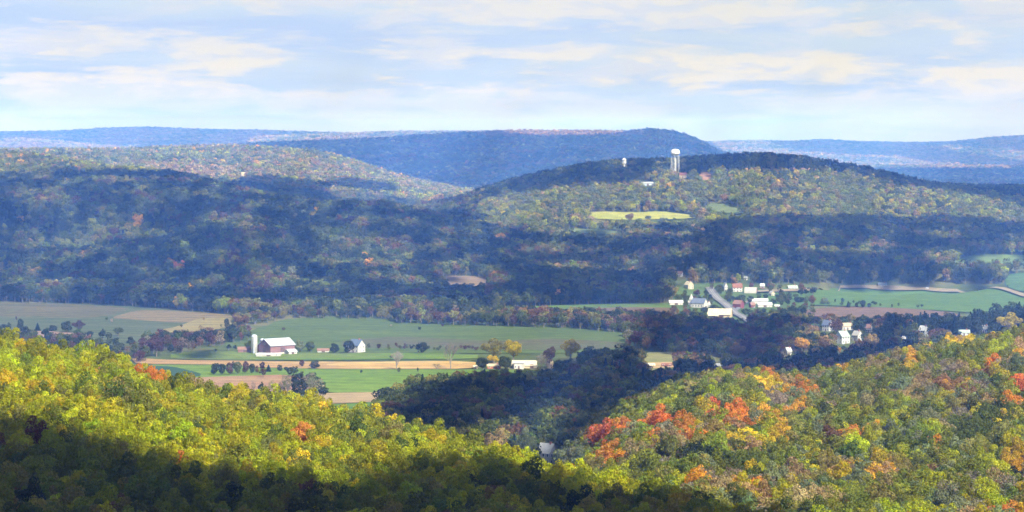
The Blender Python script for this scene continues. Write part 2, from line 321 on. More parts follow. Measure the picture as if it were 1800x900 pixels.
def road(pts, width, mat, lift, name='road', dmin=1800):
    P = [place(px, py, dmin)[:2] for px, py in pts]; C = []
    for i in range(len(P) - 1):
        n = max(2, int(math.dist(P[i], P[i + 1]) / 8))
        for k in range(n): t = k / n; C.append((P[i][0] * (1 - t) + P[i + 1][0] * t, P[i][1] * (1 - t) + P[i + 1][1] * t))
    C.append(P[-1]); C = np.array(C)
    for _ in range(6): C[1:-1] = (C[:-2] + C[1:-1] * 2 + C[2:]) / 4
    T = np.gradient(C, axis=0); T /= np.linalg.norm(T, axis=1)[:, None]; N = np.stack([-T[:, 1], T[:, 0]], 1)
    L = C + N * width / 2; R = C - N * width / 2
    V = np.concatenate([L, R]); Z = height(V[:, 0], V[:, 1]) + lift; n = len(C)
    Q = np.array([(i, n + i, n + i + 1, i + 1) for i in range(n - 1)])
    o = bpy.data.objects.new(name, quad_mesh(name, np.column_stack([V, Z]), Q, [mat], True)); COL.objects.link(o); tag(o, kind='structure')
    FIELDS.append([tuple(p) for p in (C + N * (width / 2 + 4))] + [tuple(p) for p in (C - N * (width / 2 + 4))[::-1]]); return C
ASPH = plain('worn_asphalt', (.15, .155, .17), .9, noise=.2, scale=.05); PAINT = plain('road_paint', (.3, .3, .3), .7, noise=.1)
MAIN = [(1247, 508), (1252, 516), (1268, 532), (1285, 547), (1308, 562), (1325, 572)]
road(MAIN, 9.0, ASPH, 1.95)
for off in (-1.6, 1.6): road([(p[0] + off, p[1]) for p in MAIN], .8, PAINT, 2.1, 'road_marking')
road([(1291, 550), (1302, 542), (1312, 534), (1322, 528)], 4.5, ASPH, 1.85, 'farm_lane')
road([(255, 618), (300, 608), (345, 600), (395, 585), (420, 578)], 5.0, plain('gravel', (.24, .23, .22), .95), 1.9)

# ------------------------------------------------------------------ buildings
MATS = {}
def wallm(key):
    if key not in MATS:
        c = {'white': (.48, .475, .46), 'cream': (.48, .42, .30), 'grey': (.45, .48, .5), 'red': (.17, .05, .055), 'barn': (.22, .125, .135), 'blue': (.35, .42, .5), 'tan': (.5, .4, .27), 'stone': (.55, .52, .5), 'brick': (.35, .13, .09)}[key]
        MATS[key] = ribbed('siding_' + key, c, .25, .7, 'Z', .1)
    return MATS[key]
def roofm(key):
    k = 'roof_' + key
    if k not in MATS:
        c = {'white': (.50, .51, .52), 'cream': (.50, .45, .34), 'slate': (.10, .14, .22), 'blue': (.12, .15, .22), 'grey': (.30, .32, .34), 'tan': (.42, .35, .24), 'red': (.20, .09, .065), 'brown': (.22, .13, .1), 'green': (.30, .37, .33), 'metal': (.38, .42, .48), 'shingle': (.36, .35, .33)}[key]
        MATS[k] = ribbed('roofing_' + key, c, .6, .5, 'X', .3)
    return MATS[k]
GLASS = plain('window_glass', (.05, .06, .08), .15, noise=.1, spec=.6); TRIM = plain('white_trim', (.8, .8, .78), .6, noise=.05)
DOOR = plain('dark_door', (.12, .08, .07), .6, noise=.1); BRICK = plain('chimney_brick', (.3, .13, .1), .85)
CONC = plain('weathered_concrete', (.52, .52, .50), .85, noise=.25, scale=.4)
BUILD = []      # (px, py_base, half width px, height px, D) for keeping the sightline clear
def gable(root, L, W, he, hr, wall, roof, x=0, y=0, over=.5, thick=.25, z0=-1.5, names=('wall', 'roof')):
    """ridge along local x; walls with gable ends, two-slope roof with overhang"""
    MB().prism([(y - W / 2, z0), (y + W / 2, z0), (y + W / 2, he), (y, hr), (y - W / 2, he)], x - L / 2, x + L / 2).build(names[0], wallm(wall), root)
    s = (hr - he) / (W / 2); e = he - s * over; c = .03
    MB().prism([(y - W / 2 - over, e + c), (y, hr + c), (y + W / 2 + over, e + c), (y + W / 2 + over, e + thick + c), (y, hr + thick + c), (y - W / 2 - over, e + thick + c)], x - L / 2 - over, x + L / 2 + over).build(names[1], roofm(roof), root)
def window(root, x, y, z, w=1.0, h=1.4, face='y-', mat=None):
    """window set into a wall face: frame with a pane as sub-part"""
    f = MB(); g = MB(); t = .12
    ax = face[0]; s = -1 if face[1] == '-' else 1
    def bx(b, u0, u1, w0, w1, d0, d1):
        lo, hi = sorted((d0 * s, d1 * s))
        if ax == 'y': b.box(x + u0, x + u1, y + lo, y + hi, z + w0, z + w1)
        else: b.box(x + lo, x + hi, y + u0, y + u1, z + w0, z + w1)
    bx(f, -w / 2 - t, w / 2 + t, h, h + t, .01, .1); bx(f, -w / 2 - t, w / 2 + t, -t, 0, .01, .1); bx(f, -w / 2 - t, -w / 2, 0, h, .01, .1); bx(f, w / 2, w / 2 + t, 0, h, .01, .1)
    bx(g, -w / 2, w / 2, 0, h, .02, .05)
    fo = f.build('window', TRIM, root); g.build('pane', GLASS, fo)
def door(root, x, y, w=1.1, h=2.1, face='y-', mat=None, z=0.0):
    s = -1 if face[1] == '-' else 1; b = MB(); lo, hi = sorted((.01 * s, .12 * s))
    if face[0] == 'y': b.box(x - w / 2, x + w / 2, y + lo, y + hi, z - .3, z + h)
    else: b.box(x + lo, x + hi, y - w / 2, y + w / 2, z - .3, z + h)
    b.build('door', mat or DOOR, root)
def site(px, py, wpx, hpx, dmin=1800, keep=True):
    x, y, z = place(px, py, dmin)
    if keep: BUILD.append((px, py, wpx / 2, hpx, y))
    return x, y, z, y / F         # metres per pixel there
def house(name, label, px, py, wpx, hpx, wall, roof, rot=0.0, aspect=1.4, cat='house', group=None, chimney=True, dmin=1800, storey2=True, roofshare=.42, keep=True, wins=True):
    """house whose visible width and height match wpx x hpx at its distance; rot turns the ridge from facing sideways"""
    x, y, z, k = site(px, py, wpx, hpx, dmin, keep); r = math.radians(rot)
    T = wpx * k; W = T / (aspect * abs(math.cos(r)) + abs(math.sin(r))); L = W * aspect; hr = hpx * k; he = hr * (1 - roofshare)
    o = empty(name, (x, y, z), r, label, cat, group); gable(o, L, W, he, hr, wall, roof, over=.4)
    if wins:
        rows = [.9] if he < 4.3 or not storey2 else [.9, he - 1.9]
        for zz in rows:
            for u in (-.33, .0, .33):
                if zz == .9 and u == 0: door(o, 0, -W / 2); continue
                window(o, u * L, -W / 2, zz)
            for u in (-.25, .25): window(o, (-1 if rot > 0 else 1) * -L / 2 if False else (L / 2 if rot < 0 else -L / 2), u * W, zz, face=('x+' if rot < 0 else 'x-'))
    if chimney: MB().box(L * .22, L * .22 + .9, -.45, .45, hr - 1.2, hr + 1.1).build('chimney', BRICK, o)
    return o
def shed(name, label, px, py, wpx, hpx, wall, roof, rot=0.0, aspect=2.0, cat='shed', share=.4, dmin=1800, group=None, keep=True):
    x, y, z, k = site(px, py, wpx, hpx, dmin, keep); r = math.radians(rot); T = wpx * k
    W = T / (aspect * abs(math.cos(r)) + abs(math.sin(r))); L = W * aspect; hr = hpx * k
    o = empty(name, (x, y, z), r, label, cat, group); gable(o, L, W, hr * (1 - share), hr, wall, roof, over=.4)
    door(o, 0, -W / 2, min(3.0, L * .3), min(2.6, hr * .5)); window(o, L * .32, -W / 2, 1.0, .8, .8)
    return o

# --- the red barn with the white metal roof, silos beside it
bx_, by_, bz_, k_ = site(484, 624, 74, 30); B = empty('barn', (bx_, by_ + 12, bz_), math.radians(-44), None, None)
B.rotation_euler.z = math.radians(42)
tag(B, 'large weathered red barn with a shining white metal roof beside the tall silo', 'barn')
Lb, Wb = 23.0, 15.0
gable(B, Lb, Wb, 7.0, 11.6, 'barn', 'metal', over=.7, thick=.3)
MB().prism([(Wb / 2, -1.5), (Wb / 2 + 7, -1.5), (Wb / 2 + 7, 3.0), (Wb / 2, 6.6)], -Lb / 2 + .5, Lb / 2 - .5).build('lean_to', wallm('barn'), B)
MB().prism([(Wb / 2 + .02, 6.7), (Wb / 2 + 7.6, 2.95), (Wb / 2 + 7.6, 3.2), (Wb / 2 + .02, 6.95)], -Lb / 2, Lb / 2).build('lean_to_roof', roofm('brown'), B)
MB().box(-Lb / 2 - .15, Lb / 2 + .15, -Wb / 2 - .15, Wb / 2 + .05, -1.5, 1.5).build('foundation', wallm('stone'), B)
door(B, 0, -Wb / 2, 4.0, 4.2, z=1.2); door(B, -Lb / 2, 0, 3.6, 3.8, 'x-', z=1.2)
window(B, -Lb / 2, 0, 7.6, 1.2, 1.2, 'x-')
shed('milking_shed', 'low white roofed shed against the right end of the red barn', 511, 623, 22, 9, 'white', 'white', 40, 1.3)
shed('feed_shed', 'long low pale shed along the front of the red barn', 472, 627, 44, 6, 'white', 'white', 4, 4.0, share=.3)
shed('low_shed', 'low purplish brown shed to the left of the tall silo', 431, 620, 26, 10, 'barn', 'brown', 5, 2.2)
def silo(px, py, dpx, hpx, name, label, wallmat):
    x, y, z, k = site(px, py, dpx, hpx); r = dpx * k / 2; h = hpx * k; o = empty(name, (x, y, z), 0, label, 'silo')
    MB().lathe([(r, -1.5), (r, h - r * .9)], 28).build('shaft', wallmat, o, True)
    MB().lathe([(r * 1.04, h - r * .9), (r * 1.02, h - r * .7), (r * .85, h - r * .35), (r * .55, h - r * .1), (r * .2, h), (0.005, h + .05)], 28).build('dome', roofm('metal'), o, True)
    rg = MB()
    for i in range(int((h - r) / 1.2)): rg.lathe([(r + .01, i * 1.2 + .3), (r + .06, i * 1.2 + .33), (r + .06, i * 1.2 + .4), (r + .01, i * 1.2 + .43)], 28)
    rg.build('hoop', CONC, o)
    MB().box(-.45, .45, -r - .7, -r + .05, 0, h - r).build('chute', roofm('metal'), o)
silo(447, 622, 11, 34, 'silo', 'tall pale concrete silo with a domed metal cap left of the red barn', CONC)
silo(461, 616, 8, 21, 'silo', 'short dark silo with a pale cap behind the left end of the red barn', wallm('barn'))
shed('farm_shed', 'small low white shed with a faded red roof left of the two round trees', 568, 620, 21, 7, 'white', 'brown', 8, 2.4)
house('farmhouse', 'white farmhouse with a bright gable and blue grey roof beside two round dark trees', 627, 620, 30, 23, 'white', 'slate', -38, 1.25, 'house')
# white machine shed in the middle
x, y, z, k = site(922, 646, 44, 15); o = empty('machine_shed', (x, y, z), math.radians(-3), 'long cream roofed machine shed with a white cross wing in the middle of the valley', 'barn')
gable(o, 42 * k, 10, 10 * k * .45, 12 * k, 'cream', 'cream', over=.5)
MB().prism([(0, -1.5), (10, -1.5), (10, 3.6), (0, 3.6)], -4, 4)
wing = MB().box(-17 * k / 2 - 3.4, 17 * k / 2 - 3.4, -14, -5.02, -1.5, 4.0); wing.build('cross_wing', wallm('white'), o)
MB().prism([(-14.4, 4.03), (-4.9, 4.03), (-4.9, 4.9), (-14.4, 4.25)], -17 * k / 2 - 3.8, 17 * k / 2 - 3.0).build('cross_wing_roof', roofm('white'), o)
door(o, 5.5, -5, 2.6, 2.6); door(o, -3.4, -14, 1.1, 2.1); window(o, -5.8, -14, 1.0, 1.0, 1.0); window(o, 9, -5, 1.2, 1.0, 1.0)
house('cottage', 'small low cottage with an orange brown roof between two dark round bushes', 868, 648, 24, 8, 'brick', 'tan', 4, 1.9, 'house', storey2=False)
shed('garden_shed', 'tiny cream shed at the left end of the bushes by the golden stubble', 836, 648, 8, 5, 'cream', 'cream', 10, 1.5)
shed('tan_barn', 'small tan gabled barn at the dark wood edge right of the machine shed', 966, 647, 13, 15, 'tan', 'tan', 38, 1.2, 'barn')
# village by the road
house('cottage', 'tiny white cottage alone on the wooded slope above the village', 1195, 486, 11, 9, 'white', 'brown', -20, 1.2, chimney=False, dmin=2600)
house('house', 'cream gabled house standing on the green knoll above the village', 1211, 509, 16, 14, 'cream', 'cream', -60, 1.2, dmin=2500)
shed('poultry_shed', 'long low white double shed on the green at the left edge of the village', 1188, 537, 25, 9, 'white', 'white', 8, 2.6)
x, y, z, k = site(1229, 542, 28, 18); o = empty('church', (x, y, z), math.radians(-30), 'pale church with a small pointed steeple and blue grey roof by the village road', 'church')
gable(o, 14, 8, 5.2, 9.4, 'white', 'blue', over=.4)
MB().box(-9.6, -7.02, -1.6, 1.6, -1.5, 8.2).build('tower', wallm('white'), o)
MB().add([(-9.9, -1.9, 8.2), (-6.7, -1.9, 8.2), (-6.7, 1.9, 8.2), (-9.9, 1.9, 8.2), (-8.3, 0, 13.8)], [(0, 1, 4), (1, 2, 4), (2, 3, 4), (3, 0, 4), (3, 2, 1, 0)]).build('steeple', roofm('white'), o)
door(o, -9.6, 0, 1.4, 2.4, 'x-')
for u in (-4.5, -1.5, 1.5, 4.5): window(o, u, -4, 1.6, .9, 2.2)
shed('annex', 'small pinkish white annex just left of the church', 1213, 537, 8, 8, 'white', 'shingle', 20, 1.2, 'annex')
house('house', 'pale grey house close behind the right side of the church', 1243, 541, 11, 10, 'grey', 'grey', 25, 1.3)
x, y, z, k = site(1266, 559, 46, 18); o = empty('feed_barn', (x, y, z), math.radians(-14), 'big barn with a broad cream roof in front of the village beside the road', 'barn')
gable(o, 20, 12, 3.6, 8.2, 'tan', 'cream', over=.7); door(o, 2, -6, 4, 3.2); door(o, -5, -6, 3, 3)
MB().prism([(-6.02, 3.2), (-6.02, 3.5), (-10.5, 2.6), (-10.5, 2.3)], -10, 0).build('porch_roof', roofm('cream'), o)
for u in (-9.5, -5, -.5): MB().tube((u, -10.2, -1), (u, -10.2, 2.35), .15, .15, 6).build('post', TRIM, o)
house('house', 'narrow white house half hidden by trees right of the road top', 1275, 513, 8, 16, 'white', 'grey', -70, 1.2, dmin=2500, chimney=False)
house('house', 'white house with a bright brick red roof at the right of the village', 1296, 514, 17, 15, 'white', 'red', 3, 1.5, dmin=2500)
x, y, z, k = site(1320, 516, 22, 11, 2500); o = empty('quonset_barn', (x, y, z), math.radians(-12), 'round roofed red barn at the start of the pale farm track', 'barn')
pr = [(5.2 * math.cos(t), -1.2 + 7.4 * math.sin(t)) for t in np.linspace(0, math.pi, 15)]
MB().prism(pr, -6, 6).build('wall', wallm('red'), o)
pr2 = [(5.4 * math.cos(t), -1.2 + 7.6 * math.sin(t)) for t in np.linspace(0, math.pi, 15)]; pin = [(5.23 * math.cos(t), -1.2 + 7.43 * math.sin(t)) for t in np.linspace(math.pi, 0, 15)]
MB().prism(pr2 + pin, -6.3, 6.3).build('roof', roofm('shingle'), o); door(o, -6, 0, 3, 3, 'x-')
shed('red_barn', 'dark red gabled barn beside the farm lane', 1298, 543, 20, 15, 'red', 'brown', -35, 1.3, 'barn')
shed('red_shed', 'small dark red shed at the left end of the white farm buildings', 1322, 542, 11, 10, 'red', 'brown', 30, 1.2)
shed('dairy_barn', 'long white barn at the back of the white farm buildings', 1335, 535, 30, 10, 'white', 'white', -4, 2.8, 'barn')
shed('dairy_shed', 'white shed with bright roof in front of the long white barn', 1344, 541, 26, 9, 'white', 'white', 6, 2.4)
shed('round_shed', 'little white outbuilding right of the white farm buildings', 1366, 541, 8, 5, 'white', 'white', 0, 1.3)
house('cottage', 'small cream cottage on the green field edge near the farm track', 1357, 521, 10, 9, 'cream', 'shingle', -60, 1.1, chimney=False)
house('cottage', 'tiny pink roofed cottage at the wood edge above the farm track', 1340, 507, 7, 8, 'red', 'white', 0, 1.4, chimney=False, dmin=2500)
house('house', 'pale grey green house among trees along the farm track', 1393, 511, 18, 9, 'grey', 'green', 10, 1.8, dmin=2500)
house('cottage', 'tiny white cottage in the trees directly above the red roofed house', 1311, 492, 6, 6, 'white', 'grey', -30, 1.2, chimney=False, dmin=2600)
house('house', 'bluish white long house at the wood edge above the green field', 1551, 505, 16, 8, 'white', 'blue', 5, 2.0, dmin=2500)
house('cottage', 'tiny white cottage on the pale farm track right of the long house', 1630, 511, 5, 5, 'white', 'white', -40, 1.2, chimney=False, dmin=2500)
# housing at the right
house('house', 'white gabled house with a deep blue roof among the trees', 1455, 582, 20, 19, 'white', 'blue', -42, 1.2)
house('house', 'wide house with a tan roof behind the two large grey roofs', 1489, 580, 21, 12, 'white', 'tan', 6, 1.7)
house('house', 'large house with a pale green grey roof turned corner on', 1481, 604, 26, 22, 'grey', 'green', 42, 1.3)
house('house', 'large house with a beige grey roof right of the pale green roof', 1507, 599, 18, 17, 'white', 'shingle', -50, 1.2)
house('house', 'small white and pink house right of the beige roofed one', 1528, 584, 11, 14, 'white', 'brown', -30, 1.2)
house('cottage', 'little white cottage low in the trees left of the tall grey gable', 1589, 600, 8, 9, 'white', 'white', -50, 1.2, chimney=False)
house('house', 'tall grey house with white trimmed gable backed by dark trees', 1624, 591, 19, 18, 'grey', 'white', -48, 1.2)
house('house', 'low house with a pale olive roof among grey bare trees', 1694, 590, 20, 10, 'grey', 'green', 0, 1.8)
house('house', 'white house with a blue grey roof between orange and golden trees', 1731, 585, 14, 13, 'white', 'grey', -35, 1.3)
house('cottage', 'white cottage left of the orange tree below the dark wood', 1706, 600, 13, 12, 'white', 'white', -30, 1.3)
house('house', 'white house tucked against the left of the big golden tree', 1385, 624, 13, 13, 'white', 'white', 35, 1.2)
house('cottage', 'white cottage half hidden in the dark wood above the right slope', 1262, 647, 9, 8, 'white', 'white', 35, 1.3, chimney=False)
house('cottage', 'cream cottage beside the pale strip left of the dark trees', 1144, 646, 14, 7, 'cream', 'cream', 8, 1.8, chimney=False)
house('cottage', 'orange brown roofed cottage right of the cream cottage', 1172, 646, 18, 7, 'brick', 'red', -5, 2.0, chimney=False)
house('house', 'white house in the gap at the foot of the two near slopes', 962, 816, 36, 36, 'white', 'white', -40, 1.3, dmin=1150)
# far
house('farmhouse', 'tiny cream farmhouse in the far sunlit woods on the left', 428, 312, 9, 9, 'cream', 'tan', 0, 1.4, dmin=4500, chimney=False)
shed('long_building', 'long low bluish building on the wooded hill below the water towers', 1138, 326, 24, 6, 'blue', 'grey', 12, 4, 'building', dmin=3300)
house('hilltop_house', 'orange roofed house on the hill just right of the tall water tower', 1201, 313, 14, 9, 'tan', 'red', -15, 1.5, dmin=3500, chimney=False)

# --- water towers
STEEL = plain('white_painted_steel', (.86, .86, .86), .4, noise=.06, spec=.5); STEELG = plain('grey_painted_steel', (.42, .45, .5), .5, noise=.1)
def water_tower(px, pytop, D, r, total, tankh, legs, name, label, cone=False):
    x = (px - CX) / F * D; ztop = H - D * (pytop - HY) / F; zb = zat(x, D); zt = ztop - zb; o = empty(name, (x, D, zb), .2, label, 'water tower')
    if cone: prof = [(.6, zt - tankh - 1), (r * .7, zt - tankh), (r, zt - tankh + 1.2), (r, zt - 3.2), (r * 1.12, zt - 3.1), (r * .5, zt - 1.2), (.05, zt - .2)]
    else: prof = [(.9, zt - tankh), (r * .45, zt - tankh + .6), (r * .8, zt - tankh * .8), (r * .97, zt - tankh * .6), (r, zt - tankh * .48), (r * .95, zt - tankh * .3), (r * .8, zt - tankh * .14), (r * .5, zt - .45), (.05, zt)]
    MB().lathe(prof, 40).build('tank', STEEL, o, True)
    zm = zt - tankh * (.62 if not cone else .9)
    MB().lathe([(r * .97, zm - .2), (r * 1.1, zm - .2), (r * 1.1, zm), (r * .97, zm)], 40).build('balcony', STEEL, o)
    MB().lathe([(r * 1.09, zm + .9), (r * 1.1, zm + .9), (r * 1.1, zm + 1.0), (r * 1.09, zm + 1.0)], 40).build('railing', STEELG, o)
    MB().tube((0, 0, -1), (0, 0, zt - tankh + .3), .5, .5, 12).build('riser_pipe', STEEL, o)
    MB().tube((0, 0, zt - .1), (0, 0, zt + 1.2), .25, .2, 8).build('vent', STEELG, o)
    rb = r * 1.04; P = []
    for i in range(legs):
        t = 6.2832 * i / legs; top = (r * .82 * math.cos(t), r * .82 * math.sin(t), zm); bot = (rb * math.cos(t), rb * math.sin(t), -1.5); P.append((Vector(bot), Vector(top)))
        MB().tube(bot, top, .2, .18, 8).build('leg', STEEL, o)
    nb = 4; br = MB()
    for i in range(legs):
        a0, a1 = P[i]; b0, b1 = P[(i + 1) % legs]
        for k in range(nb):
            s0, s1 = k / nb, (k + 1) / nb
            br.tube(a0.lerp(a1, s0), b0.lerp(b1, s1), .045, .045, 4); br.tube(b0.lerp(b1, s0), a0.lerp(a1, s1), .045, .045, 4)
            if k: br.tube(a0.lerp(a1, s0), b0.lerp(b1, s0), .1, .1, 5)
    br.build('bracing', STEELG, o)
    BUILD.append((px, 303 if not cone else 291, r * F / D, 303 - pytop, D))
water_tower(1187, 262, 4150, 6.7, 40, 10.5, 6, 'water_tower', 'tall white water tower with a rounded tank on a cage of legs on the hilltop')
water_tower(1097, 277.5, 4200, 3.3, 22, 8.5, 4, 'water_tower', 'small white water tower with a narrow peaked tank left of the tall one', True)

# ------------------------------------------------------------------ crown and trunk meshes
def crown_arrays(seed, nleaf, leaf, style):
    r = np.random.default_rng(seed)
    if style == 'conifer':
        z = r.uniform(0, 1, nleaf) ** 1.15; rad = (1 - z) * 2.6 * (1 + .22 * np.sin(z * 40)) + .12; th = r.uniform(0, 6.2832, nleaf); q = np.sqrt(r.uniform(.35, 1, nleaf))
        P = np.stack([rad * q * np.cos(th), rad * q * np.sin(th), 1.2 + z * 12.6], 1); N = np.stack([np.cos(th), np.sin(th), np.full(nleaf, .55)], 1)
    else:
        spec = {'broad': (4.5, 9.2, 4.6, 24), 'round': (4.8, 7.0, 5.6, 22), 'column': (2.6, 8.2, 6.2, 16), 'spread': (5.1, 8.8, 3.9, 26), 'sparse': (4.6, 9.0, 4.8, 20)}[style]
        R, zc, hz, nl = spec; C = []; S = []
        for i in range(nl):
            d = r.normal(size=3); d /= np.linalg.norm(d); q = r.uniform(.45, .92)
            if style == 'round': q = r.uniform(.5, .66)
            C.append([d[0] * R * q, d[1] * R * q, zc + d[2] * hz * q]); S.append(R * r.uniform(.20, .42) if style != 'round' else R * r.uniform(.36, .46))
        C.append([0, 0, zc]); S.append(R * .62); C = np.array(C); S = np.array(S)
        pr = S ** 2; pr /= pr.sum(); idx = r.choice(len(S), nleaf * 2, p=pr)
        d = r.normal(size=(nleaf * 2, 3)); d[:, 2] += .15; d /= np.linalg.norm(d, axis=1)[:, None]
        P = C[idx] + d * S[idx][:, None] * r.uniform(.82, 1.08, (nleaf * 2, 1)) * np.array([1, 1, .85])
        dist = np.linalg.norm(P[:, None, :] - C[None], axis=2) / S[None]; dist[np.arange(len(P)), idx] = 9
        ok = dist.min(axis=1) > .8; P = P[ok][:nleaf]; N = d[ok][:nleaf]; idx = idx[ok][:nleaf]
        if style == 'sparse':
            kk = r.uniform(size=len(P)) < .5; P = P[kk]; N = N[kk]; idx = idx[kk]
    n = len(P); N = N + r.normal(size=(n, 3)) * .42; N /= np.linalg.norm(N, axis=1)[:, None]
    U = np.cross(N, r.normal(size=(n, 3))); U /= np.linalg.norm(U, axis=1)[:, None]; W = np.cross(N, U)
    s = leaf * r.uniform(.55, 1.35, (n, 1)); s2 = s * r.uniform(.55, 1.0, (n, 1))
    j = lambda: r.uniform(.6, 1.25, (n, 1))
    V = np.stack([P + U * s * j() , P + W * s2 * j(), P - U * s * j(), P - W * s2 * j()], 1).reshape(-1, 3)
    Q = np.arange(4 * n).reshape(n, 4)
    if style == 'conifer': tl = r.uniform(.8, 1.2, n)
    else:
        lt = r.uniform(.82, 1.2, 40); tl = lt[idx % 40] * r.uniform(.8, 1.22, n)
    hue = .5 + r.normal(0, .012, n)
    return V, Q, np.stack([tl, hue, tl * 0, np.ones(n)], 1)
def trunk_mb(seed, style):
    r = random.Random(seed); b = MB(); top = {'conifer': 13.4, 'round': 9}.get(style, 10.5)
    b.tube((0, 0, -.8), (.15, .1, top * .45), .34, .24, 7); b.tube((.15, .1, top * .45), (.3, -.1, top), .24, .05, 6)
    if style != 'conifer':
        for i in range(6):
            t = i * 1.05 + r.uniform(0, .6); z = top * r.uniform(.3, .6); q = r.uniform(2.2, 3.6) * (.6 if style == 'column' else 1)
            b.tube((.1, .05, z), (q * math.cos(t), q * math.sin(t), z + r.uniform(2.2, 4.2)), .13, .03, 5)
    return b
def bare_mesh(seed, mat, spread=1.0):
    """leafless tree: forking limbs down to twigs"""
    r = random.Random(seed); b = MB()
    def grow(p, d, L, rad, lev):
        q = p + d * L; b.tube(p, q, rad, rad * .68, 6 if lev < 2 else 3, cap=False)
        if lev >= 5: return
        for i in range(3 if lev else 5):
            ax = Vector((r.gauss(0, 1), r.gauss(0, 1), r.gauss(0, .4) )).normalized()
            nd = (d + ax * r.uniform(.45, .8) * spread + Vector((0, 0, .12))).normalized()
            grow(p + d * L * r.uniform(.6, 1.0), nd, L * r.uniform(.62, .82), rad * .6, lev + 1)
    grow(Vector((0, 0, -.6)), Vector((.03, .02, 1)).normalized(), 4.3, .42, 0)
    me = bpy.data.meshes.new('bare_crown'); me.from_pydata(b.v, [], b.f); me.materials.append(mat); me.update(); return me
def crown_mesh(seed, nleaf, leaf, style, with_trunk=False):
    V, Q, T = crown_arrays(seed, nleaf, leaf, style)
    me = quad_mesh('crown_' + style, V, Q, [LEAF_I])
    if with_trunk:
        b = trunk_mb(seed, style); me2 = bpy.data.meshes.new('t'); n0 = len(V)
        vv = np.concatenate([V, np.array(b.v)]); ff = [tuple(q) for q in Q] + [tuple(i + n0 for i in f_) for f_ in b.f]
        bpy.data.meshes.remove(me); bpy.data.meshes.remove(me2); me = bpy.data.meshes.new('tree_' + style); me.from_pydata(vv.tolist(), [], ff)
        me.materials.append(LEAF_I); me.materials.append(BARK); mi = np.zeros(len(ff), dtype=np.int32); mi[len(Q):] = 1; me.polygons.foreach_set('material_index', mi)
        T = np.concatenate([T, np.tile([[1, .5, 0, 1]], (len(ff) - len(Q), 1))])
    at = me.attributes.new('tint', 'FLOAT_COLOR', 'FACE'); at.data.foreach_set('color', T.astype(np.float32).ravel()); me.update(); return me
STY = ['broad', 'broad', 'spread', 'broad', 'round', 'sparse', 'spread', 'broad']
NEAR = [crown_mesh(100 + i, 2300, .30, s) for i, s in enumerate(STY)]
NEARC = crown_mesh(150, 1800, .34, 'conifer'); NEARK = crown_mesh(151, 1800, .3, 'column'); NEARS = [crown_mesh(160 + i, 1500, .30, 'sparse') for i in range(2)]
ROUND = [crown_mesh(170 + i, 2600, .36, 'round') for i in range(2)]
TRUNKS = {}
def trunk_mesh(style):
    if style not in TRUNKS:
        b = trunk_mb(hash(style) % 7 + 3 if False else len(style), style); me = bpy.data.meshes.new('trunk'); me.from_pydata(b.v, [], b.f); me.materials.append(BARK); me.update(); TRUNKS[style] = me
    return TRUNKS[style]
def lib(name, meshes):
    c = bpy.data.collections.new(name)
    for i, me in enumerate(meshes):
        o = bpy.data.objects.new('%s_%02d' % (name, i), me); c.objects.link(o)
    return c
LIB_N = lib('near_tree', [crown_mesh(100 + i, 2300, .30, s, True) for i, s in enumerate(STY)])
LIB_M = lib('valley_tree', [crown_mesh(200 + i, 620, .55, s, True) for i, s in enumerate(STY[:6] + ['conifer', 'column'])])
LIB_F = lib('distant_tree', [crown_mesh(300 + i, 150, 1.05, s) for i, s in enumerate(STY[:6] + ['conifer', 'column'])])
def forest(name, label, P, scl, rot, col, idx, library, cat='woods'):
    """one mass of trees: points carrying size, turn, kind and leaf colour, grown by geometry nodes"""
    n = len(P); me = bpy.data.meshes.new(name); me.vertices.add(n); me.vertices.foreach_set('co', P.astype(np.float32).ravel())
    for nm, ty, key, arr in (('scl', 'FLOAT_VECTOR', 'vector', scl), ('rot', 'FLOAT_VECTOR', 'vector', rot), ('col', 'FLOAT_COLOR', 'color', col)):
        at = me.attributes.new(nm, ty, 'POINT'); at.data.foreach_set(key, arr.astype(np.float32).ravel())
    at = me.attributes.new('idx', 'INT', 'POINT'); at.data.foreach_set('value', idx.astype(np.int32)); me.update()
    o = bpy.data.objects.new(name, me); COL.objects.link(o); tag(o, label, cat, kind='stuff')
    ng = bpy.data.node_groups.new(name + '_nodes', 'GeometryNodeTree')
    ng.interface.new_socket('Geometry', in_out='INPUT', socket_type='NodeSocketGeometry'); ng.interface.new_socket('Geometry', in_out='OUTPUT', socket_type='NodeSocketGeometry')
    N = ng.nodes; Lk = ng.links; gi = N.new('NodeGroupInput'); go = N.new('NodeGroupOutput'); iop = N.new('GeometryNodeInstanceOnPoints')
    ci = N.new('GeometryNodeCollectionInfo'); ci.inputs['Collection'].default_value = library; ci.inputs['Separate Children'].default_value = True; ci.inputs['Reset Children'].default_value = True
    def na(nm, ty): x_ = N.new('GeometryNodeInputNamedAttribute'); x_.data_type = ty; x_.inputs['Name'].default_value = nm; return x_.outputs['Attribute']
    Lk.new(gi.outputs[0], iop.inputs['Points']); Lk.new(ci.outputs[0], iop.inputs['Instance']); iop.inputs['Pick Instance'].default_value = True
    Lk.new(na('idx', 'INT'), iop.inputs['Instance Index']); Lk.new(na('scl', 'FLOAT_VECTOR'), iop.inputs['Scale'])
    e2r = N.new('FunctionNodeEulerToRotation'); Lk.new(na('rot', 'FLOAT_VECTOR'), e2r.inputs[0]); Lk.new(e2r.outputs[0], iop.inputs['Rotation'])
    Lk.new(iop.outputs[0], go.inputs[0])
    md = o.modifiers.new('trees', 'NODES'); md.node_group = ng
    return o

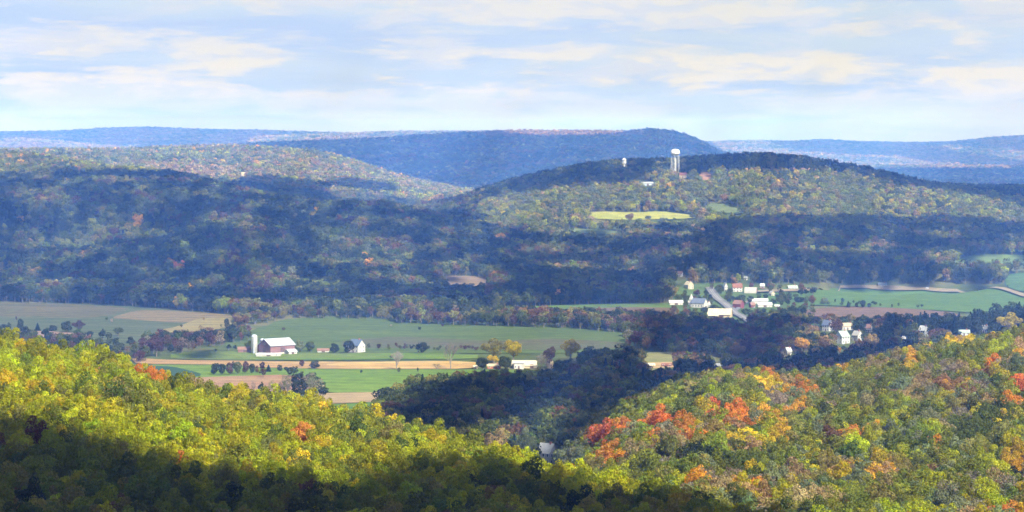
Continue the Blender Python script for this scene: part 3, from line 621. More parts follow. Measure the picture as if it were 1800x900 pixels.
# ------------------------------------------------------------------ leaf colours
PAL = {'dark': (.045, .062, .014), 'green': (.11, .14, .016), 'fresh': (.215, .25, .02), 'olive': (.27, .25, .05), 'lime': (.41, .43, .008), 'goldgreen': (.54, .44, .010),
       'yellow': (.72, .52, .02), 'gold': (.72, .40, .025), 'orange': (.72, .28, .03), 'flame': (.74, .27, .04), 'red': (.64, .19, .05), 'russet': (.19, .105, .045),
       'rust': (.30, .19, .075), 'tan': (.42, .31, .13), 'grey': (.30, .25, .17), 'pine': (.022, .042, .016), 'plum': (.12, .065, .055), 'sage': (.21, .25, .11)}
PAL = {k_: tuple(c_ * .70 for c_ in v_) for k_, v_ in PAL.items()}
def mix(**kw): k = list(kw); w_ = np.array([kw[i] for i in k], float); return k, w_ / w_.sum()
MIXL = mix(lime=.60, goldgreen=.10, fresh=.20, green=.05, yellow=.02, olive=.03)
MIXL_SHADE = mix(green=.26, dark=.03, fresh=.36, olive=.13, lime=.2, russet=.02)  # leaf mix for the shaded part of the left slope, shade put into colour
MIXR = mix(fresh=.38, green=.07, lime=.16, sage=.13, olive=.17, tan=.07, grey=.045, goldgreen=.06, rust=.015, gold=.014, orange=.006, dark=.005)
MIXW = mix(dark=.24, green=.40, pine=.05, olive=.12, russet=.09, fresh=.10)
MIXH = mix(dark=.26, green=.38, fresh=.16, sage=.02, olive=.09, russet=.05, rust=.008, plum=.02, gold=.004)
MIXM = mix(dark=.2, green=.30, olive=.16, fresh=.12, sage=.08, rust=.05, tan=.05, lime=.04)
MIXML = mix(fresh=.28, sage=.14, olive=.16, lime=.20, tan=.06, green=.14, rust=.02, goldgreen=.05)  # lighter copy of the mid hill mix for its sunlit band, light put into colour
MIXF = mix(tan=.15, rust=.04, olive=.24, sage=.16, fresh=.16, lime=.1, gold=.02, green=.13)
MIXB = mix(green=.35, olive=.25, russet=.2, dark=.2)
SPOTS = [  # px, py, rx, ry, colour, share, words
    (1060, 775, 17, 26, 'red', .9, 'scarlet tree at the lower left foot of the right slope'), (1072, 806, 16, 16, 'orange', .8, 'orange tree below the scarlet one at the foot of the right slope'),
    (1100, 752, 12, 9, 'flame', .8, 'small red orange tree right of the scarlet one on the right slope'), (1150, 757, 22, 20, 'flame', .75, 'deep orange tree in the big orange patch of the right slope'),
    (1192, 746, 24, 15, 'orange', .75, 'bright orange tree at the right of the big orange patch'), (1165, 790, 32, 18, 'rust', .6, 'faded orange tree below the big orange patch of the right slope'),
    (1256, 724, 14, 11, 'red', .9, 'crimson tree in the middle of the right slope'), (1282, 711, 14, 9, 'flame', .8, 'red orange tree just above the crimson one'),
    (1300, 736, 28, 12, 'orange', .7, 'orange tree right of the crimson one on the right slope'), (1338, 738, 22, 10, 'gold', .7, 'golden orange tree right of the crimson one'),
    (1302, 772, 22, 14, 'yellow', .85, 'clear yellow tree in the middle of the right slope'), (1358, 768, 28, 18, 'yellow', .6, 'yellow tree in the wide yellow patch of the right slope'),
    (1348, 662, 12, 8, 'orange', .8, 'orange tree at the rim of the right slope'), (1352, 682, 24, 14, 'yellow', .6, 'yellow tree under the rim of the right slope'),
    (1412, 690, 18, 9, 'orange', .8, 'long orange tree near the top of the right slope'), (1404, 706, 10, 18, 'gold', .7, 'golden tree below the long orange one'),
    (1479, 660, 11, 10, 'gold', .8, 'golden brown tree near the dark strip of woods'), (1603, 630, 13, 9, 'gold', .9, 'golden tree on the rim below the houses'), (1600, 645, 14, 9, 'yellow', .8, 'yellow tree under the golden rim tree'),
    (1690, 606, 22, 8, 'yellow', .95, 'brilliant yellow tree on the rim below the dark wood'), (1716, 582, 9, 9, 'orange', .95, 'small bright orange tree beside the white cottages'), (1744, 582, 9, 14, 'gold', .9, 'golden tree right of the blue grey roof'),
    (1741, 640, 12, 12, 'orange', .8, 'orange tree high on the right slope'), (1791, 681, 14, 6, 'red', .9, 'red tree at the right edge of the slope'), (1783, 704, 9, 14, 'orange', .7, 'orange tree under the red one at the right edge'),
    (1791, 802, 13, 20, 'gold', .9, 'large golden orange tree at the right edge of the slope'), (1795, 822, 8, 8, 'red', .7, 'red tree under the large golden orange one'),
    (1641, 793, 11, 18, 'orange', .7, 'narrow orange tree in the lower part of the right slope'), (1498, 752, 24, 12, 'orange', .55, 'orange tree in the open middle of the right slope'), (1472, 768, 14, 10, 'russet', .6, 'russet tree left of the orange one'),
    (1541, 848, 16, 20, 'gold', .55, 'golden tree low on the right slope'), (1333, 862, 22, 16, 'rust', .6, 'dusty orange tree at the foot of the right slope'), (1345, 870, 7, 7, 'red', .9, 'small red tree at the foot of the right slope'),
    (1771, 895, 12, 9, 'flame', .8, 'red orange tree in the lower right corner'), (1665, 676, 20, 16, 'rust', .6, 'dusty russet tree high on the right slope'), (1600, 690, 22, 14, 'tan', .6, 'pale tan tree on the right slope'),
    (1370, 700, 40, 18, 'grey', .55, 'greyish half bare tree under the rim'), (1660, 648, 40, 18, 'grey', .55, 'greyish half bare tree high on the right slope'), (1690, 865, 50, 30, 'grey', .45, 'greyish half bare tree low on the right slope'),
    (1440, 880, 45, 20, 'tan', .5, 'tan tree along the bottom of the right slope'), (1230, 800, 25, 18, 'dark', .6, 'dark green tree on the right slope'), (1345, 630, 10, 8, 'green', .8, 'green tree'),
    (1725, 745, 60, 30, 'green', .7, 'deep green tree in the right part of the near right slope'), (1600, 770, 30, 20, 'fresh', .6, 'fresh green tree'), (1310, 815, 60, 25, 'green', .7, 'deep green tree low on the right slope'),
    (545, 768, 17, 12, 'flame', .95, 'red orange tree standing out in the yellow green canopy, nearer the middle'), (322, 782, 15, 10, 'flame', .8, 'red orange tree standing out in the yellow green canopy, further left'),
    (348, 772, 7, 6, 'flame', .9, 'small red tree in the yellow green canopy'), (265, 667, 12, 6, 'orange', .9, 'orange tree at the top edge of the left canopy'), (168, 648, 9, 10, 'rust', .8, 'thin orange tree among the yellow green ones at far left'),
    (152, 776, 9, 7, 'gold', .9, 'golden tree on the shadow edge at far left'), (195, 708, 8, 7, 'yellow', .9, 'yellow tree'), (530, 858, 30, 8, 'russet', .8, 'dull red tree inside the dark shaded canopy'), (605, 766, 8, 8, 'rust', .7, 'rust coloured tree'),
    (178, 612, 30, 8, 'yellow', .8, 'yellow topped tree sticking up from the left canopy rim'), (430, 682, 30, 6, 'orange', .35, 'orange tree'), (1010, 795, 30, 22, 'sage', .75, 'pale green tree by the white house at the foot of the slopes'),
    (300, 400, 12, 8, 'rust', .4, ''), (610, 425, 14, 8, 'rust', .3, ''), (650, 455, 10, 10, 'gold', .25, ''), (242, 382, 6, 9, 'gold', .8, ''), (490, 415, 7, 6, 'rust', .7, ''), (312, 462, 10, 8, 'red', .8, ''),
    (497, 492, 4, 6, 'gold', .9, ''), (335, 500, 6, 8, 'gold', .9, ''), (80, 262, 16, 8, 'gold', .5, ''), (15, 288, 9, 6, 'orange', .8, ''), (190, 298, 24, 8, 'russet', .3, ''), (780, 480, 18, 10, 'rust', .5, '')]

# ------------------------------------------------------------------ wanted light and shade, from which the unseen clouds are shaped
def inpoly(px, py, poly):
    c = np.zeros(px.shape, bool); n = len(poly)
    for i in range(n):
        x0, y0 = poly[i]; x1, y1 = poly[(i + 1) % n]
        if y0 == y1: continue
        t = ((y0 > py) != (y1 > py)) & (px < (x1 - x0) * (py - y0) / (y1 - y0) + x0); c ^= t
    return c
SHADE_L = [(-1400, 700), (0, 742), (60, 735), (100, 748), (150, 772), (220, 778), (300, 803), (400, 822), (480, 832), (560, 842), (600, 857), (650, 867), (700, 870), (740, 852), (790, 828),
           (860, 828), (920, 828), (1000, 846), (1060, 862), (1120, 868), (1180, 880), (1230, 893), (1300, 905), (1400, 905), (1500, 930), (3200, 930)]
LIT = [  # outline in the view, nearest and farthest distance
    ([(230, 625), (640, 620), (900, 622), (985, 634), (965, 656), (850, 672), (790, 700), (700, 740), (540, 780), (200, 700)], 1450, 2300),
    ([(390, 600), (430, 545), (700, 538), (900, 545), (1130, 556), (1135, 625), (900, 632), (560, 634), (380, 622)], 1900, 2900),
    ([(-240, 528), (120, 527), (260, 533), (440, 545), (430, 575), (400, 605), (270, 640), (-240, 650)], 1800, 2990),
    ([(1110, 612), (1300, 616), (1300, 655), (1110, 660)], 1700, 2300), ([(860, 530), (1240, 528), (1240, 562), (860, 560)], 2200, 3000),
    ([(1160, 480), (1440, 480), (1440, 575), (1160, 572)], 2200, 3400), ([(1320, 497), (1490, 488), (1860, 490), (1860, 556), (1700, 575), (1340, 566)], 2200, 3400),
    ([(1380, 585), (1440, 585), (1440, 635), (1370, 635)], 1700, 2500), ([(1440, 555), (1545, 555), (1560, 620), (1440, 625)], 1700, 2700), ([(1575, 565), (1650, 565), (1650, 620), (1575, 615)], 1600, 2700),
    ([(1660, 570), (1800, 540), (1830, 600), (1660, 640)], 1500, 2500),
    ([(105, 392), (200, 384), (255, 398), (235, 418), (120, 420)], 2800, 4200), ([(25, 412), (100, 410), (105, 440), (30, 442)], 2800, 4200),
    ([(550, 395), (620, 400), (700, 430), (730, 460), (700, 475), (620, 460), (560, 430)], 2700, 3800), ([(790, 478), (870, 482), (860, 505), (780, 502)], 2700, 3800),
    ([(20, 350), (60, 345), (70, 362), (30, 366)], 2800, 4200), ([(400, 372), (440, 370), (450, 388), (405, 390)], 2800, 4200),
    ([(-200, 240), (120, 245), (200, 280), (320, 290), (330, 303), (200, 300), (110, 300), (60, 315), (-200, 330)], 3200, 4300),
    ([(440, 500), (520, 490), (530, 520), (440, 525)], 2600, 3400), ([(20, 490), (90, 488), (100, 515), (20, 515)], 2700, 3400),
    ([(860, 352), (960, 330), (1040, 318), (1100, 318), (1160, 306), (1240, 302), (1330, 296), (1450, 296), (1530, 312), (1640, 330), (1760, 350), (1850, 380), (1850, 400), (1700, 384), (1560, 380),
      (1400, 382), (1300, 386), (1215, 396), (1030, 396), (960, 412), (880, 390), (840, 372)], 3000, 4450),
    ([(1640, 440), (1860, 440), (1860, 520), (1760, 520), (1740, 470), (1650, 470)], 2800, 3600), ([(980, 400), (1100, 402), (1100, 418), (980, 416)], 3000, 4200),
    ([(-300, 230), (560, 240), (700, 300), (840, 322), (800, 345), (720, 330), (600, 318), (560, 325), (460, 312), (380, 330), (-300, 330)], 4500, 6700),
    ([(560, 330), (640, 335), (760, 355), (800, 365), (700, 372), (600, 358)], 3500, 6000),
    ([(860, 220), (1112, 226), (1090, 238.5), (960, 240), (890, 240)], 7500, 9600), ([(-400, 240), (240, 240), (240, 275), (-400, 275)], 10300, 12000),
    ([(430, 225), (960, 225), (960, 258), (430, 258)], 10300, 12200),
    ([(1235, 246), (1340, 250), (1400, 268), (1560, 278), (1700, 292), (1850, 300), (1850, 325), (1600, 312), (1400, 285), (1270, 270)], 10000, 15200),
    ([(1640, 258), (1770, 262), (1850, 276), (1850, 290), (1700, 274)], 12000, 15200)]
def lit_mask(px, py, D, jit=0.0):
    px = px + jit; py = py + jit * .35
    sl_ = np.interp(px, [p[0] for p in SHADE_L], [p[1] for p in SHADE_L])
    d4 = np.interp(px, [0, 300, 700, 1000, 1200, 1400, 1800], [1000, 950, 900, 830, 770, 700, 680]) + 90
    d6 = np.interp(px, [0, 1000, 1290, 1800, 3200], [1380, 1180, 1300, 1450, 1550])
    m_ = (D < d4) & (py < sl_)
    m_ |= (D >= d4) & (D < d6) & (px > 985)
    m_ |= (D >= d4) & (D < 1450) & (px <= 985) & (px > 920)
    for poly, a_, b_ in LIT: m_ |= (D > a_) & (D < b_) & inpoly(px, py, poly)
    m_ |= (np.abs(px - 1187) < 22) & (D > 4080) & (D < 4260)  # openings cut in the clouds to keep both water towers sunlit
    m_ |= (np.abs(px - 1097) < 16) & (D > 4150) & (D < 4290)
    m_ |= (D > 4700) & (D < 6700) & (px > 690)  # opened to take a dark streak out of the haze
    m_ |= (D >= d4) & (D < 1640) & (px > 925) & (px < 1020)  # opened to light the white house and the grove beside it
    m_ |= (D >= d4) & (D < 1540) & (px > 820) & (px <= 925)
    g = wave(px, py * 2.0, 85, 61) * .4 + wave(px, py * 2.0, 30, 62) * .7; m_ |= (D > 2750) & (D < 4300) & (px < 900) & (g > -.14) & (py > 310)  # scattered openings added here and below to break up the hill shade
    g = wave(px, py * 2.5, 110, 63) * .6 + wave(px, py * 2.5, 40, 64) * .5; m_ |= (D > 3000) & (D < 4300) & (px >= 900) & (g > .10) & (py > 395)
    g = wave(px, py * 2.0, 90, 65) * .5 + wave(px, py * 2.0, 34, 66) * .6; m_ |= (D > 3300) & (D < 4500) & (px > 800) & (g > .1) & (py < 310)
    m_ |= (px < -220) | (px > 2050)
    return m_
def vapour(nm, t_):
    m, nt, b = new_mat('cloud_vapour_' + nm); nt.nodes.remove(b)
    df = nt.nodes.new('ShaderNodeBsdfDiffuse'); df.inputs[0].default_value = (.86, .87, .9, 1); tr = nt.nodes.new('ShaderNodeBsdfTranslucent'); tr.inputs[0].default_value = (.9, .9, .9, 1)
    mx = nt.nodes.new('ShaderNodeMixShader'); mx.inputs[0].default_value = math.sqrt(t_); nt.links.new(df.outputs[0], mx.inputs[1]); nt.links.new(tr.outputs[0], mx.inputs[2]); nt.links.new(mx.outputs[0], nt.nodes['Material Output'].inputs[0])
    return m
def build_unseen_clouds():  # unseen clouds, cut back from the wanted shade so their shadows land there
    pxs = np.arange(-300, 2101, 7.0); D = 420 * np.exp(np.arange(0, math.log(16500 / 420), .0085))
    P, DD = np.meshgrid(pxs, D); X = (P - CX) / F * DD; Z = height(X.ravel(), DD.ravel()).reshape(X.shape) + 11 - 8 * np.clip((DD - 1450) / 100, 0, 1) * np.clip((2950 - DD) / 100, 0, 1)
    PY = HY + F * (H - Z) / DD
    hid = np.minimum.accumulate(PY, axis=0); hidden = PY > hid + 6
    jit = wave(X * 1000 / DD, DD * .0 + np.log(DD) * 1500, 60, 9) * 4.0
    shade = ~lit_mask(P, PY, DD, jit) & ~(hidden & (DD > 1500))  # ground out of sight left open so the haze above it catches sun
    zc = 1250.0; s = (zc - Z) / SUNV[2]; CXX = X + SUNV[0] * s; CY = DD + SUNV[1] * s
    cell = (shade[:-1, :-1].astype(int) + shade[1:, :-1] + shade[:-1, 1:] + shade[1:, 1:]) >= 2
    dist = np.zeros(cell.shape); cur = cell.copy()
    for _ in range(12):
        dist += cur; e = np.pad(cur, 1); cur = cur & e[:-2, 1:-1] & e[2:, 1:-1] & e[1:-1, :-2] & e[1:-1, 2:]
    vd = np.full(shade.shape, 99.0); c0 = np.where(cell, dist, 0)
    for a_ in (slice(0, -1), slice(1, None)):
        for b_ in (slice(0, -1), slice(1, None)): vd[a_, b_] = np.minimum(vd[a_, b_], c0)
    vd[0, :] = vd[-1, :] = 0; vd[:, 0] = vd[:, -1] = 0; vd = np.where(vd > 50, 0, vd)
    th = 3 + np.sqrt(vd) * 14 * (1 + .25 * wave(CXX, CY, 300, 12))
    Z0 = np.full(X.shape, zc) - np.sqrt(vd) * 1.5; Z1 = zc + th; n = len(pxs)
    lab = -np.ones(cell.shape, int); comps = []
    R_, C_ = cell.shape
    for i in range(R_):
        for j in np.nonzero(cell[i] & (lab[i] < 0))[0]:
            if lab[i, j] >= 0: continue
            k = len(comps); st = [(i, j)]; lab[i, j] = k; cc = []
            while st:
                a_, b_ = st.pop(); cc.append((a_, b_))
                for q, w_ in ((a_ + 1, b_), (a_ - 1, b_), (a_, b_ + 1), (a_, b_ - 1)):
                    if 0 <= q < R_ and 0 <= w_ < C_ and cell[q, w_] and lab[q, w_] < 0: lab[q, w_] = k; st.append((q, w_))
            comps.append(cc)
    CM = [vapour(k_, t_) for k_, t_ in (('thick', .13), ('grey', .62), ('thin', .98))]  # transmission by distance sets how dark each shadow falls
    for cc in comps:
        if len(cc) < 5: continue
        cc = np.array(cc); a_ = cc[:, 0] * n + cc[:, 1]; q = np.stack([a_, a_ + 1, a_ + n + 1, a_ + n], 1); NV = X.size
        ed = {}
        for r_ in q.tolist():
            for u in range(4):
                e = (r_[u], r_[(u + 1) % 4]); rv = (e[1], e[0])
                if rv in ed: del ed[rv]
                else: ed[e] = 1
        sides = np.array([(e[0], e[1], e[1] + NV, e[0] + NV) for e in ed]); allq = np.concatenate([q[:, ::-1], q + NV, sides])
        V = np.concatenate([np.stack([CXX.ravel(), CY.ravel(), Z0.ravel()], 1), np.stack([CXX.ravel(), CY.ravel(), Z1.ravel()], 1)])
        u, inv = np.unique(allq, return_inverse=True); me = quad_mesh('cloud', V[u], inv.reshape(allq.shape), CM, True)
        gd_ = DD.ravel()[allq[:, 0] % NV]; me.polygons.foreach_set('material_index', np.where(gd_ < 1400, 0, np.where(gd_ < 2200, 1, 2)).astype(np.int32))
        o = bpy.data.objects.new('cloud', me); COL.objects.link(o); tag(o, kind='structure')
build_unseen_clouds()
def home_cloud():
    # unseen sheet, added to keep sun off the near air and the overlook
    n_ = 40; x = np.linspace(-620, 620, n_); y = np.linspace(-500, 470, n_); X, Y = np.meshgrid(x, y); s = (1290.0 - 110) / SUNV[2]
    X = X + SUNV[0] * s + wave(X, Y, 300, 20) * 12; Y = Y + SUNV[1] * s + wave(X, Y, 200, 21) * 10
    i, j = np.meshgrid(np.arange(n_), np.arange(n_)); e = np.minimum(np.minimum(i, n_ - 1 - i), np.minimum(j, n_ - 1 - j)); th = np.sqrt(e) * 16 * (1 + .3 * wave(X, Y, 250, 22)) + .5
    V = np.concatenate([np.stack([X.ravel(), Y.ravel(), np.full(X.size, 1290.0)], 1), np.stack([X.ravel(), Y.ravel(), 1290 + th.ravel()], 1)])
    i, j = np.meshgrid(np.arange(n_ - 1), np.arange(n_ - 1)); a_ = (j * n_ + i).ravel(); q = np.stack([a_, a_ + 1, a_ + n_ + 1, a_ + n_], 1)
    rim = list(range(n_)) + [k * n_ + n_ - 1 for k in range(1, n_)] + [n_ * n_ - 1 - k for k in range(1, n_)] + [k * n_ for k in range(n_ - 2, 0, -1)]
    sd = np.array([(rim[k], rim[(k + 1) % len(rim)], rim[(k + 1) % len(rim)] + n_ * n_, rim[k] + n_ * n_) for k in range(len(rim))])
    o = bpy.data.objects.new('cloud', quad_mesh('cloud', V, np.concatenate([q[:, ::-1], q + n_ * n_, sd]), [vapour('home', .10)], True)); COL.objects.link(o); tag(o, kind='structure')
home_cloud()

SINGLES = [(588, 622, 20, 21, 'round', 'dark', 'dark round tree left of the pair beside the white farmhouse'), (612, 622, 25, 27, 'round', 'dark', 'larger dark round tree touching the white farmhouse'),
     (553, 649, 22, 17, 'round', 'dark', 'dark dome shaped tree alone on the orange stubble'), (531, 645, 11, 15, 'round', 'plum', 'small purplish tree left of the dark dome shaped tree'),
     (527, 619, 22, 24, 'round', 'sage', 'grey green tree just behind the right end of the red barn'), (545, 619, 20, 22, 'round', 'green', 'rounded green tree right of the barn'),
     (438, 619, 16, 22, 'broad', 'green', 'green bushy tree left of the tall silo'),
     (472, 655, 13, 15, 'conifer', 'pine', 'dark pointed evergreen on the field below the barn'), (492, 653, 12, 14, 'round', 'dark', 'dark bush right of the pointed evergreen'), (503, 652, 9, 9, 'round', 'dark', 'small dark bush beside a larger one'),
     (376, 660, 15, 22, 'round', 'dark', 'dark tree at the left end of the red tinged tree clump'), (390, 660, 16, 24, 'round', 'dark', 'dark tree second from the left in the red tinged clump'), (404, 660, 15, 26, 'round', 'plum', 'plum red tree in the middle of the clump'),
     (418, 659, 15, 27, 'round', 'green', 'dark green tree in the middle of the clump'), (431, 658, 14, 26, 'round', 'plum', 'plum red topped tree right of the middle of the clump'), (443, 658, 12, 22, 'round', 'dark', 'dark tree near the right end of the red tinged clump'), (452, 656, 9, 15, 'round', 'russet', 'small russet tree at the right end of the clump'),
     (525, 701, 34, 38, 'round', 'dark', 'big dark tree at the edge of the left canopy below the farm'), (547, 699, 26, 44, 'sparse', 'sage', 'tall grey green tree right of the big dark one'), (505, 697, 20, 42, 'sparse', 'sage', 'thin grey green tree left of the big dark one'),
     (493, 697, 14, 30, 'sparse', 'grey', 'thin grey tree among the grey green ones'), (476, 692, 12, 26, 'sparse', 'sage', 'slender grey tree above the left canopy'), (459, 692, 12, 27, 'column', 'dark', 'slender dark tree above the left canopy'), (446, 692, 10, 24, 'sparse', 'grey', 'slender grey tree leftmost of the row above the canopy'),
     (792, 650, 28, 50, 'bare', 'grey', 'large bare purplish tree standing on the golden stubble'), (697, 650, 24, 34, 'bare', 'grey', 'smaller bare tree on the golden stubble'), (768, 651, 18, 13, 'bare', 'grey', 'low bare white bush left of the large bare tree'),
     (743, 622, 20, 24, 'round', 'dark', 'dark tree on the hedge line across the big pasture'), (735, 622, 10, 26, 'column', 'dark', 'narrow dark tree left of the one on the hedge line'),
     (848, 650, 26, 25, 'round', 'dark', 'dark round bush at the left of the cottage'), (888, 650, 28, 27, 'round', 'dark', 'dark bush right of the cottage and left of the cream roofed shed'), (866, 640, 26, 16, 'spread', 'yellow', 'small brilliant yellow tree behind the cottage'),
     (868, 638, 44, 44, 'broad', 'olive', 'wide olive and tan tree behind the yellow one'), (902, 638, 38, 42, 'broad', 'goldgreen', 'tall golden topped tree behind the cream roofed shed'), (1003, 640, 34, 46, 'broad', 'goldgreen', 'golden tree standing alone right of the cream roofed shed'),
     (966, 648, 26, 40, 'broad', 'plum', 'plum coloured tree behind the tan gabled barn'), (951, 650, 26, 32, 'sparse', 'grey', 'greyish tree right of the cream roofed shed'),
     (180, 598, 15, 26, 'column', 'dark', 'dark upright evergreen on the left pasture'), (208, 592, 20, 18, 'broad', 'green', 'bushy tree right of the dark upright evergreen'), (158, 594, 14, 14, 'round', 'dark', 'dark bush left of the upright evergreen'),
     (35, 580, 14, 22, 'round', 'dark', 'dark round tree at the far left of the pasture'), (66, 582, 13, 15, 'conifer', 'pine', 'small pointed dark tree on the left pasture'), (118, 584, 24, 22, 'round', 'dark', 'rounded dark tree in the pasture tree line'), (138, 584, 24, 22, 'broad', 'plum', 'plum tinged tree in the pasture tree line'), (92, 583, 20, 13, 'round', 'dark', 'low dark bush in the pasture tree line'),
     (72, 600, 10, 12, 'round', 'dark', 'small dark bush on the brown strip at far left'), (217, 617, 9, 9, 'round', 'dark', 'tiny dark bush above the left canopy'), (275, 627, 38, 38, 'broad', 'plum', 'large purplish tree beside the gravel road'), (300, 620, 14, 18, 'round', 'dark', 'dark round tree along the gravel road'), (398, 577, 12, 20, 'round', 'dark', 'dark tree where the gravel road meets the forest'),
     (1410, 622, 32, 30, 'spread', 'gold', 'big golden tree glowing in front of the dark woods'), (1475, 624, 10, 16, 'broad', 'gold', 'small golden tree below the pale green roof'), (1296, 636, 30, 36, 'broad', 'rust', 'rosy rust coloured tree above the dark strip of woods'), (1310, 632, 26, 38, 'broad', 'plum', 'plum coloured tree behind the rosy one'),
     (1678, 593, 26, 38, 'conifer', 'pine', 'broad dark spruce rising above the houses'), (1700, 588, 22, 30, 'round', 'dark', 'dark round tree right of the broad spruce'), (1718, 588, 26, 28, 'round', 'dark', 'wide dark tree second right of the broad spruce'),
     (1432, 577, 32, 22, 'spread', 'pine', 'wide low blackish tree left of the blue roofed house'), (1491, 542, 9, 14, 'conifer', 'dark', 'small pointed tree on the line between green and brown fields'), (1517, 542, 11, 17, 'round', 'dark', 'round tree in the middle of the field line'), (1506, 541, 7, 10, 'round', 'dark', 'tiny bush on the field line'), (1528, 542, 8, 11, 'round', 'dark', 'little round bush right of the round tree on the field line'),
     (1448, 536, 18, 15, 'round', 'sage', 'grey green tree at the left end of the field line'), (1405, 533, 22, 13, 'round', 'dark', 'dark bushy clump left of the grey green tree'), (1290, 510, 14, 34, 'column', 'rust', 'dull red tree above the red roofed house'),
     (1775, 590, 44, 42, 'broad', 'goldgreen', 'large pale yellow green tree on the skyline at the right edge'), (1722, 604, 24, 24, 'round', 'dark', 'dark green tree between the cottages and the brilliant yellow tree'),
     (925, 838, 36, 90, 'broad', 'sage', 'rounded blue green tree left of the white house'), (868, 846, 52, 96, 'broad', 'tan', 'pale domed tree at the rim of the left slope'), (1002, 852, 58, 80, 'broad', 'sage', 'large pale green tree right of the white house at the foot of the slopes'),
     (1132, 510, 9, 20, 'column', 'pine', 'dark narrow tree'), (1207, 492, 8, 26, 'column', 'pine', 'tall dark evergreen beside the tiny white cottage'), (1107, 392, 18, 18, 'broad', 'rust', 'dusty tree in front of the middle of the yellow clearing'), (1140, 386, 14, 8, 'round', 'sage', 'small bush in the right half of the yellow clearing')]
for q_ in SINGLES:
    if q_[1] < 780 and q_[4] != 'bare': BUILD.append((q_[0], q_[1] - 3, q_[2] * .36, q_[3] * .8, place(q_[0], q_[1], 1480)[1] - 10))
BUILD.append((918, 655, 21, 14, place(922, 652)[1] - 14))
for q_ in ((1252, 516), (1260, 525), (1268, 532), (1277, 540), (1285, 547), (1297, 555), (1305, 561)): BUILD.append((q_[0], q_[1] + 1, 7, 5, place(*q_)[1]))
# ------------------------------------------------------------------ tree scattering
FARR = [(np.array(w_), min(p[0] for p in w_), max(p[0] for p in w_), min(p[1] for p in w_), max(p[1] for p in w_)) for w_ in FIELDS]
def on_field(x, y, grow=0):
    m_ = np.zeros(x.shape, bool)
    for w_, x0, x1, y0, y1 in FARR:
        s_ = (x > x0) & (x < x1) & (y > y0) & (y < y1)
        if s_.any(): k = np.nonzero(s_)[0]; m_[k] |= inpoly(x[k], y[k], [tuple(p) for p in w_])
    return m_
HID_D = 300 * np.exp(np.arange(0, math.log(16000 / 300), .004)); HID_P = np.arange(-300, 2101, 10.0)
gp, gd = np.meshgrid(HID_P, HID_D); gz = height(((gp - CX) / F * gd).ravel(), gd.ravel()).reshape(gp.shape) + 8
gpy = HY + F * (H - gz) / gd; HID = np.minimum.accumulate(gpy, axis=0)
def visible(px, D, pytop, slack):
    j = np.clip(((px + 300) / 10).astype(int), 0, len(HID_P) - 1); i = np.clip((np.log(D / 300) / .004).astype(int) - 3, 0, len(HID_D) - 1)
    return pytop < HID[i, j] + slack
def scatter(d0, d1, s, seed, pxr=(-170, 1970)):
    r = np.random.default_rng(seed); ys = np.arange(d0, d1, s * .87); X = []; Y = []
    for k, y in enumerate(ys):
        xs = np.arange((pxr[0] - CX) / F * y, (pxr[1] - CX) / F * y, s) + (k % 2) * s / 2
        X.append(xs + r.uniform(-.42, .42, len(xs)) * s); Y.append(y + r.uniform(-.42, .42, len(xs)) * s)
    X = np.concatenate(X); Y = np.concatenate(Y); return X, Y, height(X, Y)
def clear_sight(px, D, pytop, crown_px):
    k = np.ones(px.shape, bool)
    for bx, by, hw, hp, bd in BUILD:
        near = (D < bd + 16) & (D > bd - 900 * (bd > 3000) - 420) & (np.abs(px - bx) < hw * .85 + crown_px * .75) & (pytop < by - hp * .12) & (pytop > by - hp * 6)
        k &= ~near
    return k
def paint(px, py, base, seed, spots=True, patch=None, Xw=None, Yw=None):
    """leaf colour names: base mix, with neighbouring trees leaning the same way, then the coloured clumps"""
    r = np.random.default_rng(seed); names, w_ = base; n = len(px); u = r.uniform(size=n)
    if Xw is not None:
        g = (wave(Xw, Yw, patch, seed + 1) * .38 + wave(Xw, Yw, patch * .37, seed + 2) * .26 + .5); g = (np.argsort(np.argsort(g)) + .5) / max(n, 1); u = np.where(r.uniform(size=n) < .72, np.abs(1 - np.abs(1 - np.abs(g + r.normal(0, .12, n)))) * .999, u)
    c = np.array(names, dtype=object)[np.minimum(np.searchsorted(np.cumsum(w_), u), len(names) - 1)]; sp = -np.ones(n, int)
    if spots:
        for k, (sx, sy, rx, ry, cn, pr, t) in enumerate(SPOTS):
            m_ = ((px - sx) / rx) ** 2 + ((py - sy) / ry) ** 2 < 1; m_ &= r.uniform(size=n) < pr; c[m_] = cn; sp[m_] = k
    return c, sp
def rgb(names, seed, jitter=.16):
    r = np.random.default_rng(seed); a_ = np.array([PAL[k] for k in names]); a_ = a_ * np.exp(r.normal(0, jitter, (len(a_), 1))) * np.exp(r.normal(0, .06, (len(a_), 3)))
    return np.concatenate([np.clip(a_, 0, .75), np.ones((len(a_), 1))], 1)
def stand(X, Y, Z, names, seed, hs, lib_, name, label, conif=None, wide=1.0, jitter=.16):
    r = np.random.default_rng(seed); n = len(X); s = hs if np.ndim(hs) else np.full(n, hs); s = s * r.uniform(.68, 1.25, n) if lib_ is not LIB_N else s * r.uniform(.86, 1.1, n)
    idx = r.integers(0, 6, n)
    if lib_ is not LIB_N:
        idx = np.where(names == 'pine', 6, idx); idx = np.where((r.uniform(size=n) < .06), 7, idx)
    idx = np.where(np.isin(names, ['grey']) , 5, idx)
    S = np.stack([s * wide * r.uniform(.9, 1.12, n), s * wide * r.uniform(.9, 1.12, n), s], 1)
    R = np.stack([r.normal(0, .04, n), r.normal(0, .04, n), r.uniform(0, 6.28, n)], 1)
    return forest(name, label, np.stack([X, Y, Z - .3], 1), S, R, rgb(names, seed + 5, jitter), idx, lib_)

